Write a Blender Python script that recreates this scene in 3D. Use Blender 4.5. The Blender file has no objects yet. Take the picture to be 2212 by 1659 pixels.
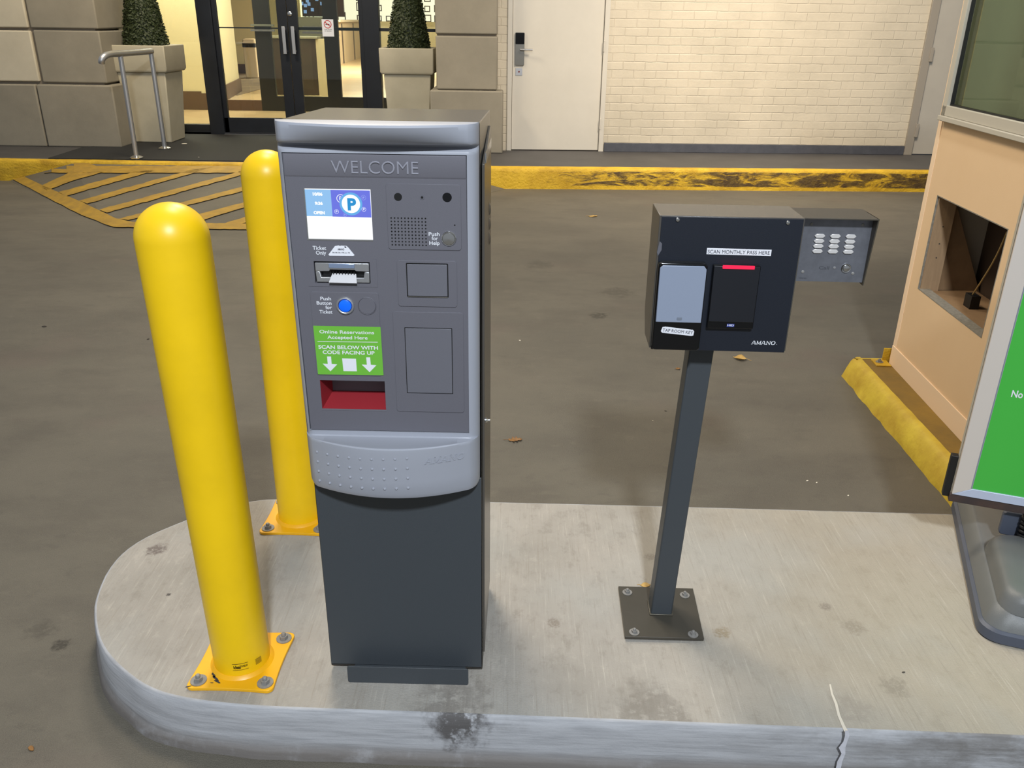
import bpy, bmesh, math, random
from mathutils import Vector, Matrix, noise
from mathutils.bvhtree import BVHTree
random.seed(7)
C = bpy.context.scene.collection
S = bpy.context.scene

# ------------------------------------------------------------------ camera
F_PX, PITCH, ROLL, CAM_H = 1822.4, 0.4073, 0.0139, 1.57
cd = bpy.data.cameras.new('camera'); cam = bpy.data.objects.new('camera', cd); C.objects.link(cam)
fw = Vector((0, math.cos(PITCH), -math.sin(PITCH))); rt = Vector((1, 0, 0)); up = rt.cross(fw)
R2 = math.cos(ROLL)*rt + math.sin(ROLL)*up; U2 = -math.sin(ROLL)*rt + math.cos(ROLL)*up
m = Matrix((R2, U2, -fw)).transposed().to_4x4(); m.translation = Vector((0, 0, CAM_H))
cam.matrix_world = m
cd.sensor_fit = 'HORIZONTAL'; cd.sensor_width = 36; cd.lens = F_PX/2212*36; cd.clip_start = .05; cd.clip_end = 200
S.camera = cam
# ------------------------------------------------------------------ world, exposure
w = bpy.data.worlds.new('world'); S.world = w; w.use_nodes = True
w.node_tree.nodes['Background'].inputs[0].default_value = (0.88, 0.94, 1.0, 1)
w.node_tree.nodes['Background'].inputs[1].default_value = 0.30
S.view_settings.view_transform = 'Standard'; S.view_settings.look = 'None'
S.view_settings.exposure = 0.0; S.view_settings.gamma = 1; S.view_settings.use_curve_mapping = False
# ------------------------------------------------------------------ lamps
def area(name, loc, target, size, power, col, sy=None):
    l = bpy.data.lights.new(name, 'AREA'); l.energy = power; l.color = col; l.size = size
    if sy: l.shape = 'RECTANGLE'; l.size_y = sy
    o = bpy.data.objects.new(name, l); C.objects.link(o); o.location = loc
    o.rotation_euler = (Vector(target)-Vector(loc)).to_track_quat('-Z', 'Y').to_euler()
    return o
area('canopy_light_front', (0.35, -2.25, 4.5), (0.3, 2.2, .4), .34, 300, (.86, .93, 1.0))
area('canopy_light_rear', (-1.2, 6.3, 4.6), (0, 2.6, 0), 1.0, 100, (1.0, .90, .76))
area('canopy_light_wall', (2.6, 7.2, 4.6), (2.6, 10.4, .6), 1.2, 122, (1.0, .87, .70)).data.spread = 1.9
area('canopy_light_entry', (-3.2, 8.6, 4.4), (-3.6, 10.6, .4), 1.0, 170, (1.0, .85, .62))
area('canopy_light_booth', (-.8, 3.6, 4.6), (1.9, 3.4, .5), .8, 105, (1.0, .86, .66))
area('lobby_light', (-5.2, 14.0, 3.6), (-4.8, 14.8, 0), 2.0, 270, (1.0, .91, .78))
area('lobby_light', (-3.8, 18.0, 3.8), (-4.2, 18.8, 0), 2.5, 560, (1.0, .93, .82))
area('lobby_light', (-4.0, 28.0, 3.8), (-4.5, 28.5, 0), 4, 2700, (1.0, .92, .80))
area('lobby_light', (-6.0, 20.5, 4.0), (-6.0, 20.6, 0), 3.5, 1300, (1.0, .93, .82))

# ------------------------------------------------------------------ pixel of the photograph -> point in the place
CP = Vector((0, 0, CAM_H))
def ray(x, y): return fw*F_PX + R2*(x-1106) + U2*(829.5-y)
def PZ(x, y, z):
    d = ray(x, y); return CP + d*((z-CP.z)/d.z)
def PP(x, y, P0, dirv):
    n = Vector((-dirv[1], dirv[0], 0)); d = ray(x, y); return CP + d*((Vector(P0)-CP).dot(n)/d.dot(n))
def PY(x, y, yp): return PP(x, y, (0, yp, 0), (1, 0))
class Fr:
    def __init__(s, x, y, yaw, z=0):
        s.o = Vector((x, y, z)); s.yaw = yaw
        s.u = Vector((math.cos(yaw), math.sin(yaw), 0)); s.n = Vector((-math.sin(yaw), math.cos(yaw), 0))
    def at(s, px, py, v=0.0):          # local (u, z) on the local plane at depth v
        q = PP(px, py, s.o + s.n*v, s.u) - s.o
        return q.dot(s.u), q.z
    def loc(s, P):
        q = Vector(P)-s.o; return Vector((q.dot(s.u), q.dot(s.n), q.z))
    def atz(s, px, py, z): return s.loc(PZ(px, py, z + s.o.z))

# ------------------------------------------------------------------ materials
def lin(c): return tuple((v/255/12.92 if v/255 <= .04045 else ((v/255+.055)/1.055)**2.4) for v in c) + (1,)
def mat(name, col, rough=.5, metal=0, bump=0, bscale=200, var=0, vscale=8, col2=None, spec=.5, coat=0, emit=None, es=0, stretch=None):
    m = bpy.data.materials.new(name); m.use_nodes = True; nt = m.node_tree; b = nt.nodes['Principled BSDF']
    b.inputs['Base Color'].default_value = lin(col); b.inputs['Roughness'].default_value = rough
    b.inputs['Metallic'].default_value = metal; b.inputs['Specular IOR Level'].default_value = spec
    b.inputs['Coat Weight'].default_value = coat
    if emit: b.inputs['Emission Color'].default_value = lin(emit); b.inputs['Emission Strength'].default_value = es
    tc = nt.nodes.new('ShaderNodeTexCoord'); src = tc.outputs['Object']
    if stretch:
        mp = nt.nodes.new('ShaderNodeMapping'); mp.inputs['Scale'].default_value = stretch
        nt.links.new(src, mp.inputs[0]); src = mp.outputs[0]
    if var or col2:
        n = nt.nodes.new('ShaderNodeTexNoise'); n.inputs['Scale'].default_value = vscale; n.inputs['Detail'].default_value = 6
        n.inputs['Roughness'].default_value = .65
        nt.links.new(src, n.inputs['Vector'])
        r = nt.nodes.new('ShaderNodeMapRange'); r.inputs[1].default_value = .3; r.inputs[2].default_value = .7
        nt.links.new(n.outputs[0], r.inputs[0])
        mx = nt.nodes.new('ShaderNodeMix'); mx.data_type = 'RGBA'
        c1 = lin(col); c2 = lin(col2) if col2 else tuple(v*(1-var) for v in c1[:3])+(1,)
        mx.inputs[6].default_value = c1; mx.inputs[7].default_value = c2
        nt.links.new(r.outputs[0], mx.inputs[0]); nt.links.new(mx.outputs[2], b.inputs['Base Color'])
    if bump:
        n = nt.nodes.new('ShaderNodeTexNoise'); n.inputs['Scale'].default_value = bscale; n.inputs['Detail'].default_value = 3
        nt.links.new(src, n.inputs['Vector'])
        bp = nt.nodes.new('ShaderNodeBump'); bp.inputs['Strength'].default_value = bump; bp.inputs['Distance'].default_value = .002
        nt.links.new(n.outputs[0], bp.inputs['Height']); nt.links.new(bp.outputs[0], b.inputs['Normal'])
    return m
class NG:                              # small node-writing helper
    def __init__(s, name, rough=.8):
        s.m = bpy.data.materials.new(name); s.m.use_nodes = True; s.t = s.m.node_tree; s.b = s.t.nodes['Principled BSDF']
        s.b.inputs['Roughness'].default_value = rough
        s.co = s.t.nodes.new('ShaderNodeTexCoord').outputs['Object']
    def link(s, a, b): s.t.links.new(a, b)
    def mapping(s, scale, rot=(0, 0, 0), src=None):
        n = s.t.nodes.new('ShaderNodeMapping'); n.inputs['Scale'].default_value = scale; n.inputs['Rotation'].default_value = rot
        s.link(src or s.co, n.inputs[0]); return n.outputs[0]
    def noise(s, scale, detail=5, rough=.6, src=None, dist=0):
        n = s.t.nodes.new('ShaderNodeTexNoise'); n.inputs['Scale'].default_value = scale; n.inputs['Detail'].default_value = detail
        n.inputs['Roughness'].default_value = rough; n.inputs['Distortion'].default_value = dist
        s.link(src or s.co, n.inputs['Vector']); return n.outputs[0]
    def rng(s, a, lo, hi, o0=0, o1=1):
        n = s.t.nodes.new('ShaderNodeMapRange'); n.interpolation_type = 'SMOOTHSTEP'
        for i, v in enumerate((lo, hi, o0, o1)): n.inputs[i+1].default_value = v
        s.link(a, n.inputs[0]); return n.outputs[0]
    def math(s, op, a, b=None):
        n = s.t.nodes.new('ShaderNodeMath'); n.operation = op
        for i, v in enumerate((a, b)):
            if v is None: continue
            if isinstance(v, (int, float)): n.inputs[i].default_value = v
            else: s.link(v, n.inputs[i])
        return n.outputs[0]
    def mix(s, f, a, b):
        n = s.t.nodes.new('ShaderNodeMix'); n.data_type = 'RGBA'
        if isinstance(f, (int, float)): n.inputs[0].default_value = f
        else: s.link(f, n.inputs[0])
        for i, v in ((6, a), (7, b)):
            if isinstance(v, tuple): n.inputs[i].default_value = lin(v)
            else: s.link(v, n.inputs[i])
        return n.outputs[2]
    def sep(s, src=None):
        n = s.t.nodes.new('ShaderNodeSeparateXYZ'); s.link(src or s.co, n.inputs[0]); return n.outputs
    def blob(s, x, y, r, warp=.9, z=None):    # soft-edged irregular spot of wear around a point
        d = s.t.nodes.new('ShaderNodeVectorMath'); d.operation = 'DISTANCE'
        sp = s.sep(); cb = s.t.nodes.new('ShaderNodeCombineXYZ'); s.link(sp[0], cb.inputs[0]); s.link(sp[1], cb.inputs[1])
        if z is not None: s.link(sp[2], cb.inputs[2])
        s.link(cb.outputs[0], d.inputs[0]); d.inputs[1].default_value = (x, y, z or 0)
        n = s.noise(2.2/r, 4)
        v = s.math('ADD', s.math('DIVIDE', d.outputs['Value'], r), s.math('MULTIPLY', n, warp*2))
        return s.math('MULTIPLY', s.rng(v, .45+warp, 1.15+warp, 1, 0), s.rng(s.noise(3.2/r, 7, .7), .34, .52))
    def color(s, c): s.link(c, s.b.inputs['Base Color'])
    def bump(s, h, st=.3, dist=.003):
        n = s.t.nodes.new('ShaderNodeBump'); n.inputs['Strength'].default_value = st; n.inputs['Distance'].default_value = dist
        s.link(h, n.inputs['Height']); s.link(n.outputs[0], s.b.inputs['Normal'])
def glass_mat(name, tint=(235, 240, 235), refl=.08):
    m = bpy.data.materials.new(name); m.use_nodes = True; nt = m.node_tree; nt.nodes.clear()
    o = nt.nodes.new('ShaderNodeOutputMaterial'); t = nt.nodes.new('ShaderNodeBsdfTransparent'); t.inputs[0].default_value = lin(tint)
    g = nt.nodes.new('ShaderNodeBsdfGlossy'); g.inputs['Roughness'].default_value = .02
    mx = nt.nodes.new('ShaderNodeMixShader'); mx.inputs[0].default_value = refl
    nt.links.new(t.outputs[0], mx.inputs[1]); nt.links.new(g.outputs[0], mx.inputs[2]); nt.links.new(mx.outputs[0], o.inputs[0])
    return m
def emis(name, col, st=1.0): return mat(name, (0, 0, 0), rough=.3, emit=col, es=st)

M = {}
M['silver_plastic'] = mat('silver_plastic', (158, 161, 171), .40, bump=.08, bscale=900)
M['dark_panel'] = mat('dark_panel', (102, 101, 109), .5, bump=.25, bscale=1400)
M['panel_light'] = mat('panel_light', (110, 109, 117), .45, bump=.2, bscale=1400)
M['panel_flap'] = mat('panel_flap', (106, 106, 114), .4, bump=.2, bscale=1400)
M['slate_metal'] = mat('slate_metal', (66, 71, 76), .42, bump=.3, bscale=1200)
M['taupe_metal'] = mat('taupe_metal', (80, 76, 71), .24, bump=.15, bscale=1200, spec=.6)
M['black'] = mat('black', (14, 14, 15), .5)
M['black_gloss'] = mat('black_gloss', (11, 12, 15), .12)
M['navy'] = mat('navy', (24, 29, 40), .42, bump=.2, bscale=1500)
M['chrome'] = mat('chrome', (215, 215, 215), .18, 1)
M['brushed'] = mat('brushed', (196, 197, 200), .38, .9, bump=.2, bscale=300, stretch=(1, 1, 12))
M['steel_plate'] = mat('steel_plate', (128, 130, 138), .35, .5, var=.25, vscale=30)
M['bolt'] = mat('bolt', (150, 148, 145), .5, .15, var=.3, vscale=80)
M['white_print'] = mat('white_print', (228, 230, 236), .5)
M['white_label'] = mat('white_label', (232, 233, 240), .45)
M['ink'] = mat('ink', (45, 45, 60), .5)
M['green_sticker'] = mat('green_sticker', (112, 186, 62), .45)
M['blue_button'] = mat('blue_button', (10, 100, 230), .3, emit=(0, 90, 235), es=.35)
M['recess_red_glow'] = mat('recess_red_glow', (150, 40, 48), .5)  # red glow of the scanner painted into the recess walls
M['recess_grey'] = mat('recess_grey', (98, 98, 106), .5)
M['led_red'] = emis('led_red', (255, 40, 85), 1.1)
M['scr_white'] = emis('scr_white', (250, 253, 255), 1.15)
M['scr_lblue'] = emis('scr_lblue', (150, 200, 246), .95)
M['scr_purple'] = emis('scr_purple', (112, 122, 232), .95)
M['scr_cyan'] = emis('scr_cyan', (45, 150, 215), .95)
M['scr_ring'] = emis('scr_ring', (105, 180, 240), .95)
M['scr_ink'] = emis('scr_ink', (170, 190, 250), 1)
M['reader_grey'] = mat('reader_grey', (142, 152, 172), .4, bump=.1, bscale=900)
M['paper'] = mat('paper', (222, 220, 214), .6)
M['key_white'] = mat('key_white', (225, 222, 220), .25, .3)

def yellow(name, base, dark, amt=.55):
    g = NG(name, .38)
    n = g.rng(g.noise(3, 6), .35, .7); c = g.mix(n, base, tuple(int(v*.95) for v in base))
    d = g.rng(g.noise(26, 8, .75), .68, .80); c = g.mix(g.math('MULTIPLY', d, amt), c, dark)
    g.color(c); return g.m
M['bollard_yellow'] = yellow('bollard_yellow', (255, 209, 16), (200, 165, 28), .4)
M['plate_yellow'] = yellow('plate_yellow', (250, 186, 22), (120, 90, 45), .8)

def street_mat():
    g = NG('asphalt_painted', .62)
    a = g.rng(g.noise(.8, 7, .62, g.mapping((1.0, 1.5, 1), (0, 0, .25))), .36, .66)
    b = g.rng(g.noise(2.1, 8, .68, g.mapping((1, 1.9, 1), (0, 0, -.1))), .42, .74)
    c = g.mix(a, (102, 97, 86), (90, 86, 77)); c = g.mix(g.math('MULTIPLY', b, .6), c, (76, 71, 64))
    mm = g.noise(9, 9, .72, g.mapping((1, 1.5, 1), (0, 0, .4))); c = g.mix(g.math('MULTIPLY', g.rng(mm, .54, .70), .5), c, (78, 74, 67)); c = g.mix(g.math('MULTIPLY', g.rng(mm, .44, .30), .35), c, (116, 110, 98))
    w2 = g.rng(g.noise(1.3, 6, .6, g.mapping((1, 1.6, 1), (0, 0, .7))), .54, .74); c = g.mix(g.math('MULTIPLY', w2, .45), c, (100, 87, 80))
    s = g.rng(g.noise(14, 5, .7), .68, .78); c = g.mix(g.math('MULTIPLY', s, .35), c, (60, 54, 48))
    f = g.noise(380, 2); c = g.mix(g.math('MULTIPLY', g.rng(f, .4, .65), .30), c, (128, 121, 108))
    for (x_, y_, r_, k_) in ((-1.33, 1.985, .03, .8), (-1.42, 2.05, .05, .35), (.55, 5.1, .07, .7), (.72, 5.6, .12, .4), (1.15, 4.6, .05, .5), (.2, 6.3, .12, .35), (-1.9, 4.4, .09, .5), (.62, 2.75, .05, .35)): c = g.mix(g.math('MULTIPLY', g.blob(x_, y_, r_), k_), c, (52, 48, 42))
    for x, y, r in ((-1.25, 1.95, .02), (.62, 2.85, .03), (.95, 2.95, .05)): pass
    g.color(c); g.bump(g.math('ADD', g.noise(260, 3), g.math('MULTIPLY', g.noise(30, 4), .6)), .55, .004)
    return g.m
M['street'] = street_mat()
def concrete_mat(name, top=(172, 166, 158), stains=()):
    g = NG(name, .8)
    st = g.mapping((42, 1.3, 1), (0, 0, .07), None)
    a = g.rng(g.noise(1.7, 6, .6), .35, .68); c = g.mix(a, top, tuple(int(v*.91) for v in top))
    mid = g.noise(11, 9, .74, g.mapping((1.6, 1, 1))); c = g.mix(g.math('MULTIPLY', g.rng(mid, .50, .66), .55), c, (140, 134, 125)); c = g.mix(g.math('MULTIPLY', g.rng(mid, .46, .32), .35), c, (190, 184, 174))
    c = g.mix(g.math('MULTIPLY', g.rng(g.sep()[0], .2, 1.3), .5), c, (176, 164, 140))
    blu = g.rng(g.noise(2.3, 4, .5, g.mapping((1, 1, 1), (0, 0, 1.2))), .42, .7); c = g.mix(g.math('MULTIPLY', blu, .5), c, (170, 170, 166))
    br = g.noise(3.2, 6, .75, st); c = g.mix(g.math('MULTIPLY', g.rng(br, .53, .68), .42), c, (142, 134, 122))
    c = g.mix(g.math('MULTIPLY', g.rng(br, .45, .30), .28), c, (222, 216, 204))
    sp = g.rng(g.noise(55, 5, .7), .70, .77); c = g.mix(g.math('MULTIPLY', sp, .45), c, (120, 110, 98))
    for (x, y, r, k, cc) in stains: c = g.mix(g.math('MULTIPLY', g.blob(x, y, r), k), c, cc)
    g.color(c); g.bump(g.math('ADD', g.math('MULTIPLY', br, .8), g.noise(180, 4)), .5, .003)
    return g.m
def curb_face_mat():
    g = NG('concrete_curb_face', .8)
    st = g.mapping((1.6, 1.6, 26))
    a = g.noise(4, 6, .65, st); c = g.mix(g.rng(a, .38, .72), (180, 181, 185), (156, 157, 161))
    big = g.rng(g.noise(3.0, 6, .7), .55, .72); c = g.mix(g.math('MULTIPLY', big, .45), c, (112, 108, 104))
    x = g.sep()
    rt_ = g.math('MULTIPLY', g.rng(x[0], .25, 1.4), g.rng(g.noise(3.5, 6, .7, g.mapping((1, 1, 3))), .36, .62))
    c = g.mix(g.math('MULTIPLY', rt_, .7), c, (98, 92, 84))
    # the dark scuff at mid kerb, and damp dirt low down
    c = g.mix(g.math('MULTIPLY', g.blob(-.12, 1.583, .085, .9, -.025), .9), c, (78, 74, 72))
    lo = g.math('MULTIPLY', g.rng(x[2], -.09, -.135), g.rng(g.noise(6, 6, .7), .05, .46)); c = g.mix(g.math('MULTIPLY', lo, .85), c, (96, 88, 80))
    g.color(c); g.bump(g.math('ADD', a, g.math('MULTIPLY', g.noise(150, 4), .6)), .35, .003)
    return g.m
STN = [(-1.13, 2.262, .035, .75, (96, 84, 80)), (-1.02, 2.30, .02, .4, (120, 108, 100)), (-1.005, 2.035, .008, .9, (35, 28, 28)),
       (.60, 1.90, .026, .6, (128, 112, 82)), (.13, 1.93, .022, .6, (120, 108, 95)), (.98, 1.93, .035, .45, (130, 120, 105)),
       (.86, 1.62, .06, .35, (140, 132, 122)), (.34, 1.63, .055, .25, (140, 132, 122)), (1.0, 1.70, .04, .4, (115, 108, 96)), (.93, 2.02, .02, .5, (110, 100, 92)),
       (-.14, 1.60, .11, .5, (100, 94, 88)), (.36, 1.60, .10, .45, (104, 98, 90)), (.45, 2.26, .02, .5, (125, 118, 108)), (-1.24, 2.0, .03, .4, (120, 112, 105))]
M['concrete'] = concrete_mat('concrete_island_top', stains=STN)
M['curb_face'] = curb_face_mat()
def worn_yellow(name, dark=(80, 60, 30), amt=1.0, xr=None):
    g = NG(name, .55)
    n1 = g.noise(3.2, 8, .7, g.mapping((1, 1, 4.2)), .8); x = g.sep()
    c = g.mix(g.rng(g.noise(5, 5), .35, .7), (226, 184, 44), (196, 154, 30))
    v = n1
    if xr:
        v = g.math('ADD', n1, g.rng(x[0], xr[0], xr[1], -.16, .07))
        mid = g.math('MULTIPLY', g.rng(x[2], .062, .045), g.rng(x[2], -.135, -.10)); v = g.math('MULTIPLY', v, g.math('ADD', .25, g.math('MULTIPLY', mid, .75)))
    k = g.rng(v, .44, .60)
    c = g.mix(g.math('MULTIPLY', k, amt), c, g.mix(g.rng(g.noise(16, 4), .4, .6), dark, (104, 82, 34)))
    g.color(c); g.bump(g.math('ADD', n1, g.noise(40, 4)), .8, .01)
    return g.m
M['curb_yellow'] = worn_yellow('kerb_paint_worn', xr=(-.6, 1.6))
M['curb_yellow2'] = worn_yellow('kerb_paint', amt=.25)
M['road_yellow'] = mat('road_paint', (180, 142, 44), .6, col2=(146, 116, 50), vscale=9, bump=.4, bscale=150)
M['sidewalk'] = mat('sidewalk_grey', (82, 80, 79), .55, col2=(68, 66, 66), vscale=2.5, bump=.4, bscale=200)
M['baseboard'] = mat('baseboard_grey', (84, 86, 94), .6, col2=(70, 72, 80), vscale=9)
M['mat_black'] = mat('mat_rubber', (40, 40, 40), .9, bump=1, bscale=300)
M['quoin'] = mat('quoin_render', (154, 146, 130), .8, col2=(142, 135, 120), vscale=3, bump=.5, bscale=250)
M['quoin_cream'] = mat('quoin_cream', (212, 202, 180), .8, col2=(200, 190, 168), vscale=3, bump=.5, bscale=250)
M['quoin_joint'] = mat('quoin_joint', (128, 118, 104), .9)
def brick_mat():
    g = NG('painted_brick', .55)
    sp = g.sep(); cb = g.t.nodes.new('ShaderNodeCombineXYZ'); g.link(g.math('ADD', sp[0], g.math('MULTIPLY', g.noise(7, 3), .022)), cb.inputs[0]); g.link(g.math('ADD', sp[2], g.math('MULTIPLY', g.noise(5, 3), .016)), cb.inputs[1])
    br = g.t.nodes.new('ShaderNodeTexBrick'); g.link(cb.outputs[0], br.inputs['Vector'])
    br.inputs['Scale'].default_value = 1; br.inputs['Brick Width'].default_value = .268; br.inputs['Row Height'].default_value = .0945
    br.inputs['Mortar Size'].default_value = .007; br.inputs['Mortar Smooth'].default_value = 1.0
    n = g.rng(g.noise(1.3, 6, .65), .35, .7); c = g.mix(n, (214, 203, 182), (200, 190, 170))
    d = g.rng(g.noise(9, 6, .7), .72, .80); c = g.mix(g.math('MULTIPLY', d, .35), c, (168, 158, 138))
    c = g.mix(g.math('MULTIPLY', br.outputs['Fac'], .07), c, (170, 158, 136))
    g.color(c)
    h = g.math('ADD', g.math('MULTIPLY', g.math('MULTIPLY', br.outputs['Fac'], g.rng(g.noise(2.5, 4), .3, .6, .35, 1)), -.8), g.math('MULTIPLY', g.noise(30, 5), .35)); h = g.math('ADD', h, g.math('MULTIPLY', g.noise(5, 3), .7))
    g.bump(h, .6, .009); return g.m
M['brick'] = brick_mat()
M['door_white'] = mat('door_white', (216, 210, 198), .4, col2=(208, 202, 190), vscale=1.5)
M['door_grey'] = mat('door_cream', (192, 186, 174), .45, col2=(182, 176, 165), vscale=2)
M['frame_grey'] = mat('frame_taupe', (158, 150, 138), .5)
M['alu_black'] = mat('storefront_black', (26, 28, 33), .35, col2=(32, 35, 42), vscale=4)
M['glass'] = glass_mat('entrance_glass', refl=.05)
M['glass_booth'] = glass_mat('booth_glass', (205, 212, 200), .09)
M['planter'] = mat('planter_cream', (196, 188, 166), .55, col2=(184, 176, 154), vscale=4, bump=.3, bscale=300)
M['leaf_dark'] = mat('boxwood_leaf', (36, 50, 24), .6, col2=(58, 66, 34), vscale=30)
M['soil'] = mat('soil', (60, 48, 36), .9)
M['peach'] = mat('booth_peach', (230, 198, 158), .55, col2=(226, 193, 152), vscale=2, bump=.3, bscale=500)
M['peach_light'] = mat('booth_peach_trim', (241, 212, 178), .55)
M['booth_frame'] = mat('booth_window_frame', (186, 180, 166), .45)
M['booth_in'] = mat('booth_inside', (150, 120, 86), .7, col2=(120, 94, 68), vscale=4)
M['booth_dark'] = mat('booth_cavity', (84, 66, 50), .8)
M['wood_raw'] = mat('wood_stud', (176, 146, 112), .7, col2=(156, 128, 98), vscale=6, stretch=(8, 8, 1))
M['sign_alu'] = mat('sign_frame_aluminium', (206, 196, 186), .5, 0)
M['sign_alu2'] = mat('sign_frame_bottom', (196, 205, 226), .35, .2)
M['sign_green'] = mat('sign_green', (70, 182, 68), .4)
M['sign_base'] = mat('sign_base_plastic', (108, 110, 110), .36, col2=(100, 102, 102), vscale=5, bump=.25, bscale=800)
M['sign_skirt'] = mat('sign_base_skirt', (74, 80, 94), .45)
M['rust'] = mat('rusty_bar', (78, 58, 50), .6, col2=(48, 44, 46), vscale=14)
M['yellow_wall'] = mat('lobby_wall', (216, 202, 158), .6)
M['brown_base'] = mat('lobby_baseboard', (84, 60, 44), .5)
M['tile'] = mat('lobby_tile', (196, 172, 130), .25, col2=(180, 152, 112), vscale=1.2)
M['carpet'] = mat('lobby_carpet', (140, 120, 90), .9, col2=(90, 76, 60), vscale=2.5)
M['wood_dark'] = mat('desk_dark_wood', (58, 44, 36), .35, col2=(70, 52, 42), vscale=3)
M['wood_light'] = mat('counter_light', (206, 184, 150), .45)
M['lit'] = emis('lit_back_panel', (255, 244, 214), 1.5)
M['lit_blue'] = emis('lit_screens', (165, 195, 255), 1.2)
M['leaf_yellow'] = mat('fallen_leaf_yellow', (206, 172, 104), .6, col2=(180, 140, 70), vscale=40)
M['leaf_brown'] = mat('fallen_leaf_brown', (150, 108, 56), .6, col2=(110, 74, 38), vscale=40)
M['litter'] = mat('litter_pale', (226, 218, 200), .7)
M['white_seal'] = mat('sealant_white', (214, 214, 222), .7, var=.2, vscale=60)
M['crack'] = mat('crack_dark', (70, 64, 58), .9)

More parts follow.
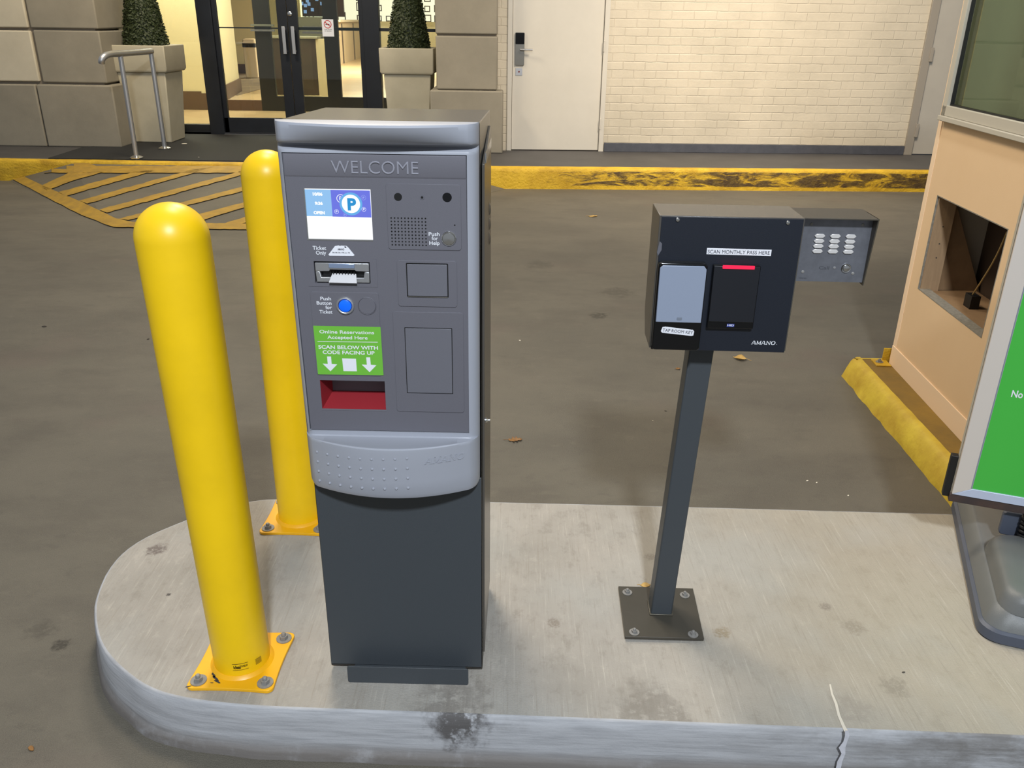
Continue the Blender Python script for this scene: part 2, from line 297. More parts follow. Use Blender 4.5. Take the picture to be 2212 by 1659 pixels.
# ------------------------------------------------------------------ mesh builder
def fmat(P, ax='z'): pass
class MB:
    def __init__(s): s.bm = bmesh.new()
    def add(s, vs, fs, T=None):
        v = [s.bm.verts.new(T @ Vector(p) if T else p) for p in vs]
        out = []
        for f in fs:
            try: out.append(s.bm.faces.new([v[i] for i in f]))
            except ValueError: pass
        return v, out
    def box(s, x0, x1, y0, y1, z0, z1, T=None):
        s.add([(x0,y0,z0),(x1,y0,z0),(x1,y1,z0),(x0,y1,z0),(x0,y0,z1),(x1,y0,z1),(x1,y1,z1),(x0,y1,z1)],
              [(0,3,2,1),(4,5,6,7),(0,1,5,4),(1,2,6,5),(2,3,7,6),(3,0,4,7)], T); return s
    def prism(s, poly, a0, a1, axis='z', T=None):
        # poly of 2D points, extruded along axis between a0 and a1
        def mk(p, a):
            if axis == 'z': return (p[0], p[1], a)
            if axis == 'y': return (p[0], a, p[1])
            return (a, p[0], p[1])
        n = len(poly); vs = [mk(p, a0) for p in poly] + [mk(p, a1) for p in poly]
        fs = [tuple(range(n))[::-1], tuple(range(n, 2*n))] + [(i, (i+1) % n, n+(i+1) % n, n+i) for i in range(n)]
        s.add(vs, fs, T); return s
    def rrect(s, x0, x1, z0, z1, y0, y1, r, seg=5, T=None):      # rounded rectangle plate standing in the xz plane
        if z0 > z1: z0, z1 = z1, z0
        pts = []
        for cx, cz, a in ((x1-r, z1-r, 0), (x0+r, z1-r, 90), (x0+r, z0+r, 180), (x1-r, z0+r, 270)):
            for k in range(seg+1):
                t = math.radians(a+90*k/seg); pts.append((cx+r*math.cos(t), cz+r*math.sin(t)))
        return s.prism(pts, y0, y1, 'y', T)
    def cyl(s, c, r, h, axis='z', seg=24, r2=None, T=None, cap=True):
        r2 = r if r2 is None else r2; vs = []
        for (rr, a) in ((r, 0), (r2, h)):
            for k in range(seg):
                t = 2*math.pi*k/seg; p, q = rr*math.cos(t), rr*math.sin(t)
                vs.append({'z': (c[0]+p, c[1]+q, c[2]+a), 'y': (c[0]+p, c[1]+a, c[2]+q), 'x': (c[0]+a, c[1]+p, c[2]+q)}[axis])
        fs = [(k, (k+1) % seg, seg+(k+1) % seg, seg+k) for k in range(seg)]
        if cap: fs += [tuple(range(seg))[::-1], tuple(range(seg, 2*seg))]
        s.add(vs, fs, T); return s
    def lathe(s, prof, c=(0, 0, 0), seg=32, axis='z', T=None):
        vs = []
        for (r, a) in prof:
            for k in range(seg):
                t = 2*math.pi*k/seg; p, q = r*math.cos(t), r*math.sin(t)
                vs.append({'z': (c[0]+p, c[1]+q, c[2]+a), 'y': (c[0]+p, c[1]+a, c[2]+q), 'x': (c[0]+a, c[1]+p, c[2]+q)}[axis])
        fs = []
        for i in range(len(prof)-1):
            for k in range(seg):
                fs.append((i*seg+k, i*seg+(k+1) % seg, (i+1)*seg+(k+1) % seg, (i+1)*seg+k))
        fs += [tuple(range(seg))[::-1], tuple((len(prof)-1)*seg+k for k in range(seg))]
        s.add(vs, fs, T); return s
    def tube(s, pts, r, seg=12, T=None):
        P = [Vector(p) for p in pts]; vs = []; prev = None
        for i, p in enumerate(P):
            d = (P[min(i+1, len(P)-1)]-P[max(i-1, 0)]).normalized()
            a = Vector((0, 0, 1)) if abs(d.z) < .9 else Vector((1, 0, 0))
            if prev is not None: a = prev
            x = (a - d*a.dot(d)).normalized(); y = d.cross(x); prev = x
            for k in range(seg):
                t = 2*math.pi*k/seg; vs.append(tuple(p + (x*math.cos(t)+y*math.sin(t))*r))
        fs = [(i*seg+k, i*seg+(k+1) % seg, (i+1)*seg+(k+1) % seg, (i+1)*seg+k) for i in range(len(P)-1) for k in range(seg)]
        fs += [tuple(range(seg))[::-1], tuple((len(P)-1)*seg+k for k in range(seg))]
        s.add(vs, fs, T); return s
    def grid(s, rows, close=False):       # rows of equal-length point lists
        n = len(rows[0]); vs = [p for r in rows for p in r]
        fs = [(i*n+k, i*n+k+1, (i+1)*n+k+1, (i+1)*n+k) for i in range(len(rows)-1) for k in range(n-1)]
        return s.add(vs, fs)
    def text(s, string, x0, x1, zc, y, h, d=.0006, bold=0.0, shear=0.0, rot=0.0, T=None, bev=0.0):
        """letters in the xz plane facing -y, spanning x0..x1, cap height h centred on zc"""
        cu = bpy.data.curves.new('t', 'FONT'); cu.body = string; cu.extrude = .5 if not bev else .02; cu.offset = bold; cu.shear = shear; cu.resolution_u = 4; cu.bevel_depth = bev; cu.bevel_resolution = 0
        ob = bpy.data.objects.new('t', cu); C.objects.link(ob); dg = bpy.context.evaluated_depsgraph_get(); dg.update()
        me = bpy.data.meshes.new_from_object(ob.evaluated_get(dg))
        vs = [v.co.copy() for v in me.vertices]; fs = [tuple(p.vertices) for p in me.polygons]
        bpy.data.objects.remove(ob); bpy.data.curves.remove(cu); bpy.data.meshes.remove(me)
        xa, xb = min(v.x for v in vs), max(v.x for v in vs)
        caph = .73 ; sx = (x1-x0)/(xb-xa); sz = h/caph; out = []
        cx, cz = (x0+x1)/2, zc
        for v in vs:
            px, pz = x0+(v.x-xa)*sx-cx, (v.y-caph/2)*sz
            out.append((cx+px*math.cos(rot)-pz*math.sin(rot), y-((v.z+.5)*d if not bev else (v.z+.02+bev)/(2*(.02+bev))*d), cz+px*math.sin(rot)+pz*math.cos(rot)))
        s.add(out, fs, T); return s
    def build(s, name, mt, parent=None, bevel=0, smooth=True, seg=2, angle=35, **props):
        bmesh.ops.recalc_face_normals(s.bm, faces=s.bm.faces)
        me = bpy.data.meshes.new(name); s.bm.to_mesh(me); s.bm.free()
        me.materials.append(M[mt] if isinstance(mt, str) else mt)
        if smooth:
            for p in me.polygons: p.use_smooth = True
            me.set_sharp_from_angle(angle=math.radians(angle))
        o = bpy.data.objects.new(name, me); C.objects.link(o)
        if parent: o.parent = parent
        if bevel:
            b = o.modifiers.new('bevel', 'BEVEL'); b.width = bevel; b.segments = seg; b.limit_method = 'ANGLE'; b.angle_limit = math.radians(40)
            b.harden_normals = False
        for k, v in props.items(): o[k] = v
        return o
def thing(name, label, cat, loc=(0, 0, 0), rz=0, group=None):
    o = bpy.data.objects.new(name, None); C.objects.link(o); o.location = loc; o.rotation_euler = (0, 0, rz); o.empty_display_size = .1
    o['label'] = label; o['category'] = cat
    if group: o['group'] = group
    return o
def struct(o): o['kind'] = 'structure'; return o
def dup(root, loc, rz, label):
    r = root.copy(); C.objects.link(r); r.location = loc; r.rotation_euler = (0, 0, rz); r['label'] = label
    for ch in list(root.children):
        c = ch.copy(); C.objects.link(c); c.parent = r
        for g in list(ch.children):
            d = g.copy(); C.objects.link(d); d.parent = c
    return r

# ================================================================== GROUND
ZS, ZW = -.15, .078          # street, sidewalk
b = MB(); b.add([(-14, -3, ZS), (9, -3, ZS), (9, 9.82, ZS), (-14, 9.50, ZS)], [(0, 1, 2, 3)])
street = struct(b.build('street', 'street'))
# island
top = [(2212+400, 1607), (2212, 1592), (1160,1550),(860,1539),(612,1530),(522,1525),(404,1512),(318,1489),(250,1437),(214,1390),(203,1340),(205,1290),(240,1215),(300,1165),(400,1123),(470,1098),(540,1082),(600,1076),(1058,1083),(2060,1110),(2600,1125)]
pts = [PZ(x, y, 0) for x, y in top]
cv = [Vector((p.x, p.y)) for p in pts]
def smooth_loop(P, it=2):
    for _ in range(it):
        Q = [P[0]]
        for i in range(len(P)-1): Q += [P[i]*.75+P[i+1]*.25, P[i]*.25+P[i+1]*.75]
        Q.append(P[-1]); P = Q
    return P
cv = smooth_loop(cv)
def offs(P, d):
    out = []
    for i, p in enumerate(P):
        t = (P[min(i+1, len(P)-1)]-P[max(i-1, 0)]).normalized(); out.append(p+Vector((-t.y, t.x))*d)
    return out
def jit(P, a, k): return [p+Vector((noise.noise(Vector((p.x*k, p.y*k, 1)))*a, noise.noise(Vector((p.x*k, p.y*k, 9)))*a)) for p in P]
b = MB(); inner = offs(cv, -.006)
b.add([(p.x, p.y, 0) for p in inner], [tuple(range(len(inner)))])
struct(b.build('island_top', 'concrete', smooth=False))
b = MB(); rows = []
for d, z, j in ((-.006, 0, 0), (-.002, -.0004, .0), (.001, -.004, .002), (.006, -.03, .004), (.006, -.07, .003), (.008, -.115, .003), (.010, -.124, .004), (.015, -.127, .006), (.019, -.137, .006), (.022, -.150, .008)):
    rows.append([(p.x, p.y, z) for p in jit(offs(cv, d), j, 9)])
b.grid(rows); struct(b.build('island_kerb', 'curb_face', angle=60))
# crack with white sealant at the right of the island
b = MB()
ck = [(1793,1478),(1797,1498),(1806,1520),(1812,1545),(1822,1568),(1829,1582)]; wd = [3, 4, 5, 5, 6, 8]
L = [PZ(x-w_*.6, y, .0012) for (x, y), w_ in zip(ck, wd)]; R_ = [PZ(x+w_*.6, y, .0012) for (x, y), w_ in zip(ck, wd)]
b.grid([L, R_]); struct(b.build('trim_1', mat('sealant_dull', (214, 206, 192), .8), smooth=False))
b = MB()
yk = PZ(1829, 1582, 0).y - .012
ck = [(1829,1578,6),(1830,1590,8),(1826,1602,7),(1819,1615,12),(1822,1628,7),(1814,1645,9),(1810,1665,9),(1806,1690,6)]
L = [PY(x-w_*.6, y, yk) for x, y, w_ in ck]; R_ = [PY(x+w_*.6, y, yk) for x, y, w_ in ck]
b.grid([L, R_]); struct(b.build('trim_2', 'white_seal', smooth=False))

# sidewalk, kerbs, ramp
def wy(x): return 10.80+.0232*(x+.05)       # wall line
def cy(x): return 9.457+.0335*(x+.27) if x > -1 else 9.433-.02*(x+1)
b = MB(); xs = [-14, -9, -7, -5.3, -4.8, -3.5, -2, -1, -.3, 1, 3, 5, 9]
b.grid([[(x, cy(x)+.10, ZW) for x in xs], [(x, 12.1, ZW) for x in xs]])
struct(b.build('sidewalk', 'sidewalk', smooth=False))
def kerb(name, xs, mt, lo=ZS):
    b = MB(); prof = [(-.012, lo-.005), (-.010, -.10), (-.006, .03), (0, ZW-.012), (.012, ZW), (.105, ZW+.0015)]
    n = 60; X = [xs[0]+(xs[1]-xs[0])*i/n for i in range(n+1)]
    b.grid([[(x, cy(x)+d+.006*noise.noise(Vector((x*3, z*18, 0))), z+.004*noise.noise(Vector((x*4, 3, z)))) for x in X] for d, z in prof])
    return struct(b.build(name, mt, angle=70))
kerb('kerb_right', (-.75, 8), 'curb_yellow'); kerb('kerb_middle', (-5.12, -.75), 'curb_yellow2'); kerb('kerb_left', (-14, -5.12), 'curb_yellow2')
# the flat built-up ramp with painted hatching
rb = [PZ(28, 388, ZS), PZ(232, 489, ZS), PZ(560, 491, ZS)]
rz = .050
RP = [(rb[0].x, 9.52, ZS+.001), (rb[1].x, rb[1].y, ZS+.001), (-1.6, 7.45, ZS+.001), (-.1, 9.43, ZS+.001), (-.9, 9.43, rz), (-4.9, 9.50, rz)]
b = MB(); b.add(RP, [(0, 1, 5), (1, 2, 4), (1, 4, 5), (2, 3, 4)])
ramp = struct(b.build('ramp', 'street', smooth=False))
def bvh(objs):
    vs, fs = [], []
    for o in objs:
        k = len(vs); vs += [v.co.copy() for v in o.data.vertices]; fs += [tuple(i+k for i in p.vertices) for p in o.data.polygons]
    return BVHTree.FromPolygons(vs, fs)
tree = bvh([street, ramp])
def hit(x, y, up_=.009):
    d = ray(x, y).normalized(); h = tree.ray_cast(CP, d)
    return (h[0] if h[0] is not None else PZ(x, y, ZS))+Vector((0, 0, up_))
def stripe(a, bb, n=10, jt=1.2):     # two px edges -> draped band
    def samp(P, t):
        L = [math.dist(P[i], P[i+1]) for i in range(len(P)-1)]; d = t*sum(L)
        for i, l in enumerate(L):
            if d <= l or i == len(L)-1:
                k = d/l; return (P[i][0]+(P[i+1][0]-P[i][0])*k, P[i][1]+(P[i+1][1]-P[i][1])*k)
            d -= l
    e = []
    for P, sgn in ((a, -1), (bb, 1)):
        e.append([hit(*(lambda q: (q[0], q[1]+jt*noise.noise(Vector((q[0]*.07, q[1]*.07, sgn*5)))))(samp(P, i/n))) for i in range(n+1)])
    return [[e[0][i]*(1-k/4)+e[1][i]*(k/4) for i in range(n+1)] for k in range(5)]
def cpx(P): return [(x/3.456, 300+y/3.456) for x, y in P]
b = MB()
for A, B_ in (([(80,300),(300,415),(600,570),(840,665),(1000,667),(1860,684)], [(185,288),(370,375),(620,482),(860,597),(1000,628),(1860,640)]),
              ([(300,360),(510,262),(740,250)], [(350,392),(560,312),(780,252)]),
              ([(430,405),(1000,250)], [(492,432),(1180,236)]), ([(590,468),(1420,240)], [(652,490),(1600,214)]),
              ([(740,535),(1830,238)], [(800,557),(1830,268)]), ([(888,602),(1830,358)], [(960,612),(1830,392)]),
              ([(1180,650),(1850,472)], [(1380,655),(1850,508)]), ([(1640,650),(1860,580)], [(1760,655),(1860,622)])):
    b.grid(stripe(cpx(A), cpx(B_), 70))
b.grid([[hit(x, y+2*noise.noise(Vector((x*.05, r, 0)))) for x in range(96, 640, 16)] for r, y in enumerate((354, 360, 367, 375))])
hatch = struct(b.build('road_marking', 'road_yellow', smooth=False))

# ================================================================== TICKET MACHINE
KO = PZ(713, 1452, 0.0)
KF = Fr(-.4622, 1.7343, -.0147)
K = thing('ticket_machine', 'tall grey parking ticket machine with lit screen and WELCOME on its front', 'ticket machine', (KF.o.x, KF.o.y, 0), KF.yaw)
def taper(z): return -.0042-.0086*(z-.58)/.805
W_ = .3915; D_ = .36
# body (open towards the front shell)
b = MB()
vs = [(0,0,.0134),(W_+.004,0,.0134),(W_+.006,D_,.0134),(0.004,D_,.0134),(-.004,0,1.384),(W_,0,1.384),(W_+.004,D_,1.374),(.004,D_,1.374)]
b.add(vs, [(0,3,2,1),(4,5,6,7),(1,2,6,5),(2,3,7,6),(3,0,4,7)])
b.build('cabinet', 'taupe_metal', K, bevel=.002)
# side door line, its lock and screw on the right side
b = MB(); b.prism([(.022, 1.30), (.30, 1.345), (.335, 1.335), (.335, .05), (.022, .05)], W_+.003, W_+.0085, 'x'); sd = b.build('side_door', 'taupe_metal', K, bevel=.001)
b = MB(); b.box(W_+.0086, W_+.0105, .05, .30, 1.298, 1.318); b.build('hinge_strip', 'chrome', sd)
for z in (1.165, 1.13, 1.095): b = MB(); b.lathe([(.001, -.004), (.013, -.002), (.015, .001), (.009, .004), (.001, .0045)], (W_+.008, .24, z), 16, 'x'); b.build('finger_grip', 'taupe_metal', sd)
u, z = KF.at(1045, 906, .06)
b = MB(); b.lathe([(.006, -.003), (.006, .004), (.0035, .006), (.0035, .012), (.001, .013)], (W_+.008, .05, .71), 16, 'x'); b.build('screw', 'chrome', sd)
# lower front panel and kick plate
b = MB(); b.box(.0003, W_+.0018, -.004, .002, .021, .585); b.build('pedestal_panel', 'slate_metal', K, bevel=.0015)
k0 = KF.atz(752, 1474, 0); k1 = KF.atz(1012, 1478, 0)
b = MB(); b.rrect(k0.x, k1.x, .0, .052, k0.y, k0.y+.004, .006); b.box(k0.x+.01, k1.x-.01, k0.y+.004, .05, .017, .0195); b.build('kick_plate', 'slate_metal', K, bevel=.0008)
b = MB(); b.box(.05, W_-.002, .03, D_-.03, 0, .0134); b.build('plinth', 'black', K)
# front shell: bowed header, flat frame, bulging lower front with a ledge
def shell_v(s, base, bow):
    e = (1-abs(s))*W_/2; r = .022
    k = math.sqrt(max(0, 1-(1-min(e, r)/r)**2))
    return -(base*k + bow*(1-s*s)*(1 if e > 0 else 0))
SR = [(1.3845, 0, 0), (1.3855, .024, .046), (1.3842, .030, .050), (1.380, .032, .051), (1.372, .0335, .046), (1.362, .0350, .036), (1.353, .0355, .025), (1.348, .0350, .018), (1.3455, .0335, .013), (1.3435, .0290, .008), (1.3415, .0165, .002), (1.338, .0160, 0), (1.334, .0235, 0), (1.331, .0285, 0), (1.3265, .030, 0), (1.325, .030, 0),
      (1.1, .030, 0), (.9, .030, 0), (.7145, .030, 0), (.7075, .030, 0), (.7045, .0303, 0), (.7025, .0310, .003), (.7022, .0325, .050), (.7034, .0335, .0535), (.7034, .0345, .0575), (.7010, .0350, .0605), (.696, .035, .0612), (.66, .034, .061), (.62, .034, .061), (.588, .034, .060), (.577, .032, .057), (.571, .026, .050), (.5695, .012, .030), (.5695, 0, 0)]
sl, sr = -.93, .885
cols = sorted(set([-1+2*((i/8)**2)*.12 for i in range(9)] + [sl, sr] + [-.9+1.8*i/36 for i in range(37)] + [1-2*((i/8)**2)*.12 for i in range(9)]))
b = MB(); rows = []
for z, base, bow in SR:
    zz = max(min(z, 1.385), .57); ul = taper(zz)-.0; ur = .3907
    shr = .012*max(0, (.585-z)/.016)**2
    row = []
    for s_ in cols:
        uu = (ul+shr) + (ur-ul-2*shr)*(s_+1)/2
        row.append((uu, shell_v(s_, base, bow), z))
    rows.append(row)
vs, fs = b.grid(rows)
nC = len(cols); kill = []
for i in range(len(rows)-1):
    for k in range(nC-1):
        if SR[i][0] <= 1.3251 and SR[i+1][0] >= .7144 and cols[k] >= sl-1e-6 and cols[k+1] <= sr+1e-6: kill.append(fs[i*(nC-1)+k])
bmesh.ops.delete(b.bm, geom=kill, context='FACES')
# returned edges of the opening
uA0, uA1 = taper(1.325)+(.3907-taper(1.325))*(sl+1)/2, taper(.7145)+(.3907-taper(.7145))*(sl+1)/2
uB0, uB1 = taper(1.325)+(.3907-taper(1.325))*(sr+1)/2, taper(.7145)+(.3907-taper(.7145))*(sr+1)/2
loop = [(uA0, 1.325), (uB0, 1.325), (uB1, .7145), (uA1, .7145)]
for i in range(4):
    p, q = loop[i], loop[(i+1) % 4]; b.add([(p[0], -.030, p[1]), (q[0], -.030, q[1]), (q[0], -.020, q[1]), (p[0], -.020, p[1])], [(0, 1, 2, 3)])
shell = b.build('front_shell', 'silver_plastic', K, angle=28)
# raised dots and the maker's name on the bulge
def bulge_v(u, z=.65): s_ = (u-(taper(z)+.3907)/2)/((.3907-taper(z))/2); return shell_v(s_, .034, .061)
def bulge_uz(px, py):
    v = -.08
    for _ in range(6): u, z = KF.at(px, py, v); v = bulge_v(u)
    return u, z, v
u0, z0, _ = bulge_uz(685, 976); u1, z1, _ = bulge_uz(879, 990.5); u2, z2, _ = bulge_uz(883, 1054)
b = MB()
for j in range(4):
    for i in range(9):
        u = u0+(u1-u0)*i/8; z = z0+(z1-z0)*i/8-(z1-z2)*j/3
        b.lathe([(.0034, .001), (.0031, -.0008), (.0022, -.0020), (.0002, -.0026)], (u, bulge_v(u), z), 10, 'y')
b.build('raised_dots', 'silver_plastic', shell)
SER = {'A': [((.02,0),(.40,1),.13),((.98,0),(.56,1),.20),((.2,.35),(.8,.35),.10),((-.08,.04),(.24,.04),.08),((.70,.04),(1.12,.04),.08)],
       'M': [((.10,0),(.10,1),.12),((.12,1),(.52,.1),.18),((.92,1),(.52,.1),.10),((.92,0),(.92,1),.2),((-.06,.04),(.28,.04),.08),((.72,.04),(1.12,.04),.08),((-.06,.96),(.2,.96),.08),((.85,.96),(1.1,.96),.08)],
       'N': [((.12,0),(.12,1),.12),((.12,1),(.9,0),.2),((.9,0),(.9,1),.11),((-.05,.04),(.3,.04),.08),((-.05,.96),(.25,.96),.08),((.72,.96),(1.08,.96),.08)]}
def serif_word(b, word, x0, x1, zc, h, yf, d, shear=.2):
    n = len(word); cw = (x1-x0)/n
    def P(i, p): return (x0+cw*(i+.06)+p[0]*cw*.84+shear*h*p[1], zc-h/2+p[1]*h)
    for i, ch in enumerate(word):
        if ch == 'O':
            for a0 in range(24):
                t0, t1 = 2*math.pi*a0/24, 2*math.pi*(a0+1)/24
                def e(t, k): return P(i, (.5+.56*k[0]*math.cos(t), .5+.52*k[1]*math.sin(t)))
                q = [e(t0, (1, 1)), e(t1, (1, 1)), e(t1, (.58, .78)), e(t0, (.58, .78))]
                b.add([(p[0], yf(p[0])-d, p[1]) for p in q]+[(p[0], yf(p[0])+.001, p[1]) for p in q], [(0,1,2,3),(0,1,5,4),(2,3,7,6)])
            continue
        for (a, c, w__) in SER[ch]:
            A, B2 = Vector(P(i, a)), Vector(P(i, c)); t = (B2-A).normalized()
            if abs(a[1]-c[1]) < .01: nn = Vector((0, w__*h/2))
            else: nn = Vector((w__*cw*.42, 0))
            q = [A+nn, B2+nn, B2-nn, A-nn]
            b.add([(p[0], yf(p[0])-d, p[1]) for p in q]+[(p[0], yf(p[0])+.001, p[1]) for p in q], [(0,1,2,3),(0,1,5,4),(1,2,6,5),(2,3,7,6),(3,0,4,7)])
b = MB(); ua, za, _ = bulge_uz(916, 991); ub, zb, _ = bulge_uz(1003, 989)
serif_word(b, 'AMANO', ua, ub, (za+zb)/2, .0145, bulge_v, .0016, .25); b.build('embossed_name', 'silver_plastic', shell)

# dark front panel with openings
PV = -.0285
def rect(tl, br, v=PV):
    a = KF.at(*tl, v); c = KF.at(*br, v); return a[0], c[0], c[1], a[1]      # u0,u1,z0,z1
r_scr = rect((655, 407), (806, 519)); r_slot = rect((677.5, 564), (801, 613)); r_rec = rect((691, 821), (834, 886))
holes = [r_scr, r_slot, r_rec]
pu0, pu1, pz0, pz1 = .0030, .3662, .7160, 1.3235
us = sorted(set([pu0, pu1]+[h[0] for h in holes]+[h[1] for h in holes])); zs = sorted(set([pz0, pz1]+[h[2] for h in holes]+[h[3] for h in holes]))
def tu(u, z): return u+(.0076*(1.325-z)/.61 if u == pu0 else (.002*(1.325-z)/.61 if u == pu1 else 0))
b = MB()
for i in range(len(us)-1):
    for j in range(len(zs)-1):
        cu_, cz_ = (us[i]+us[i+1])/2, (zs[j]+zs[j+1])/2
        if any(h[0] < cu_ < h[1] and h[2] < cz_ < h[3] for h in holes): continue
        b.add([(tu(us[i], zs[j]), PV, zs[j]), (tu(us[i+1], zs[j]), PV, zs[j]), (tu(us[i+1], zs[j+1]), PV, zs[j+1]), (tu(us[i], zs[j+1]), PV, zs[j+1])], [(0, 1, 2, 3)])
for h, dp in ((r_scr, .006), (r_slot, .012)):
    c = [(h[0], h[2]), (h[1], h[2]), (h[1], h[3]), (h[0], h[3])]
    for i in range(4): p, q = c[i], c[(i+1) % 4]; b.add([(p[0], PV, p[1]), (q[0], PV, q[1]), (q[0], PV+dp, q[1]), (p[0], PV+dp, p[1])], [(0, 1, 2, 3)])
bmesh.ops.remove_doubles(b.bm, verts=b.bm.verts, dist=1e-5)
panel = b.build('front_panel', 'dark_panel', K, smooth=False)
b = MB(); b.box(.004, .368, -.021, -.020, 1.27, 1.33); b.box(.0, .012, -.021, -.02, .71, 1.33); b.box(.355, .370, -.021, -.02, .71, 1.33); b.box(.0, .38, -.021, -.02, .705, .73); b.build('panel_gap', 'black', K)
# header band with WELCOME
h0 = KF.at(612, 381, PV)
b = MB(); b.prism([(PV, h0[1]), (PV-.0022, h0[1]+.004), (PV-.0008, pz1-.001), (PV+.002, pz1-.001), (PV+.002, h0[1])], pu0+.002, pu1-.001, 'x'); band = b.build('header_band', 'panel_light', K, bevel=.0006)
a = KF.at(715, 359, PV); c = KF.at(904, 360, PV)
b = MB(); b.text('WELCOME', a[0], c[0], (a[1]+c[1])/2-.001, PV-.0010, .0262, .0030, bold=-.030, bev=.030); b.build('lettering', mat('emboss_highlight', (146, 146, 156), .3), band, smooth=False, label='raised WELCOME lettering')  # paler than the band: highlights on the letter edges put into the colour
# cover plates
def plate(name, tl, br, d=.0016, r=.006, mt='dark_panel', parent=K, v=PV, bev=.0006):
    u0, u1, z0, z1 = rect(tl, br, v); b = MB(); b.rrect(u0, u1, z0, z1, v-d, v+.0005, r); return b.build(name, mt, parent, bevel=bev), (u0, u1, z0, z1)
ip, ir = plate('intercom_panel', (833, 396), (997, 541))
def disc(b, px, py, rpx, v0, v1, v=None, seg=24):
    u, z = KF.at(px, py, PV); b.cyl((u, v0, z), rpx*.00094, v1-v0, 'y', seg); return u, z
VF = PV-.0016
b = MB(); disc(b, 860, 425, 8.5, VF-.0004, VF+.001); b.build('microphone_port', 'black', ip)
b = MB(); disc(b, 966, 426, 10, VF-.0004, VF+.001); b.build('camera_lens', 'black_gloss', ip)
b = MB(); disc(b, 912, 426, 5, VF-.0006, VF+.001); b.build('proximity_sensor', 'recess_grey', ip)
b = MB(); disc(b, 912, 426, 2.6, VF-.0009, VF+.001); b.build('sensor_eye', 'black', ip)
b = MB(); disc(b, 982.5, 486, 1.6, VF-.0004, VF+.001); b.build('pin_hole', 'black', ip)
b = MB(); g0 = KF.at(845, 471, VF); g1 = KF.at(919, 472, VF); g2 = KF.at(921, 530, VF)
for j in range(9):
    for i in range(11): b.cyl((g0[0]+(g1[0]-g0[0])*i/10, VF-.0003, g1[1]+(g2[1]-g1[1])*j/8), .00165, .001, 'y', 8)
b.build('speaker_grille', 'black', ip)
u, z = KF.at(969.5, 515.5, VF)
b = MB(); b.lathe([(.0155, 0), (.0155, -.0015), (.0142, -.003), (.0135, -.0028), (.0128, -.0018), (.0120, -.0036), (.0005, -.0042)], (u, VF, z), 36, 'y'); b.build('help_button', 'chrome', ip)
def line(b, s, xa, xb, y, h, v, d=.0004, bold=.012, T=None):
    a = KF.at(xa, y, v); c = KF.at(xb, y, v); b.text(s, a[0], c[0], a[1], v, h, d, bold)
b = MB(); line(b, 'Push', 926, 949.5, 505, .0080, VF); line(b, 'for', 932.5, 946, 514.5, .0080, VF); line(b, 'Help', 927.5, 949.5, 524.5, .0080, VF); b.build('lettering', 'white_print', ip)
b = MB(); line(b, 'Ticket', 675.5, 704.5, 535, .0082, PV); line(b, 'Only', 682.5, 704.5, 545.5, .0082, PV)
line(b, 'Push', 692, 715, 644.5, .0078, PV-.0016); line(b, 'Button', 684, 716, 654, .0078, PV-.0016); line(b, 'for', 703, 717, 663.5, .0078, PV-.0016); line(b, 'Ticket', 690, 718, 673, .0078, PV-.0016)
b.build('lettering', 'white_print', K)
# ticket picture
def quad(b, P, v, d=.0004):
    q = [KF.at(x, y, v) for x, y in P]; b.prism([(p[0], p[1]) for p in q], v-d, v, 'y')
b = MB(); quad(b, [(709.5, 550), (723.5, 531.5), (732, 530), (734, 531.5), (737, 530.5), (748.5, 531.2), (752, 534), (766, 551), (763.5, 552.8), (712, 552.3)], PV); ic = b.build('ticket_picture', 'white_label', K)
b = MB(); line(b, 'AMANO', 729.5, 743.5, 538.3, .0040, PV-.0004, bold=.02); line(b, '06-06 06:17% an 74', 718, 756, 545.3, .0022, PV-.0004); quad(b, [(743.5, 532.5), (747, 532.3), (748.5, 534.6), (745.5, 535.4)], PV-.0004); b.build('print', 'ink', ic)
# ticket slot
sp, sr_ = plate('slot_panel', (661.5, 557.5), (816, 620.5), d=.0008)
sp_h = r_slot
# open the plate in front of the slot: rebuild as a frame
me = sp.data; bm = bmesh.new(); bm.from_mesh(me); bmesh.ops.delete(bm, geom=bm.verts, context='VERTS'); bm.free()
bpy.data.objects.remove(sp)
b = MB(); u0, u1, z0, z1 = sr_
b.box(u0, r_slot[0], PV-.0008, PV, z0, z1); b.box(r_slot[1], u1, PV-.0008, PV, z0, z1); b.box(r_slot[0], r_slot[1], PV-.0008, PV, z0, r_slot[2]); b.box(r_slot[0], r_slot[1], PV-.0008, PV, r_slot[3], z1)
sp = b.build('ticket_slot', 'dark_panel', K)
b = MB(); b.box(*r_slot[:2], PV+.0115, PV+.013, *r_slot[2:]); b.build('slot_back', 'black', sp)
u0, u1, z0, z1 = r_slot; uw, zh = u1-u0, z1-z0
def U(f): return u0+uw*f
def Zf(f): return z1-zh*f
b = MB()
b.prism([(U(.02), Zf(.06)), (U(.985), Zf(.06)), (U(.985), Zf(.44)), (U(.74), Zf(.42)), (U(.73), Zf(.36)), (U(.28), Zf(.36)), (U(.27), Zf(.44)), (U(.02), Zf(.46))], PV-.002, PV+.008, 'y')
b.prism([(U(.02), Zf(.46)), (U(.10), Zf(.46)), (U(.12), Zf(.74)), (U(.88), Zf(.74)), (U(.90), Zf(.46)), (U(.985), Zf(.46)), (U(.985), Zf(.96)), (U(.03), Zf(.96))], PV-.001, PV+.009, 'y')
b.build('slot_bezel', 'brushed', sp, bevel=.0012)
b = MB(); b.box(U(.27), U(.73), PV-.0045, PV-.0015, Zf(.28), Zf(.08)); b.build('slot_visor', mat('slot_visor', (160, 178, 210), .25, .6), sp, bevel=.001)
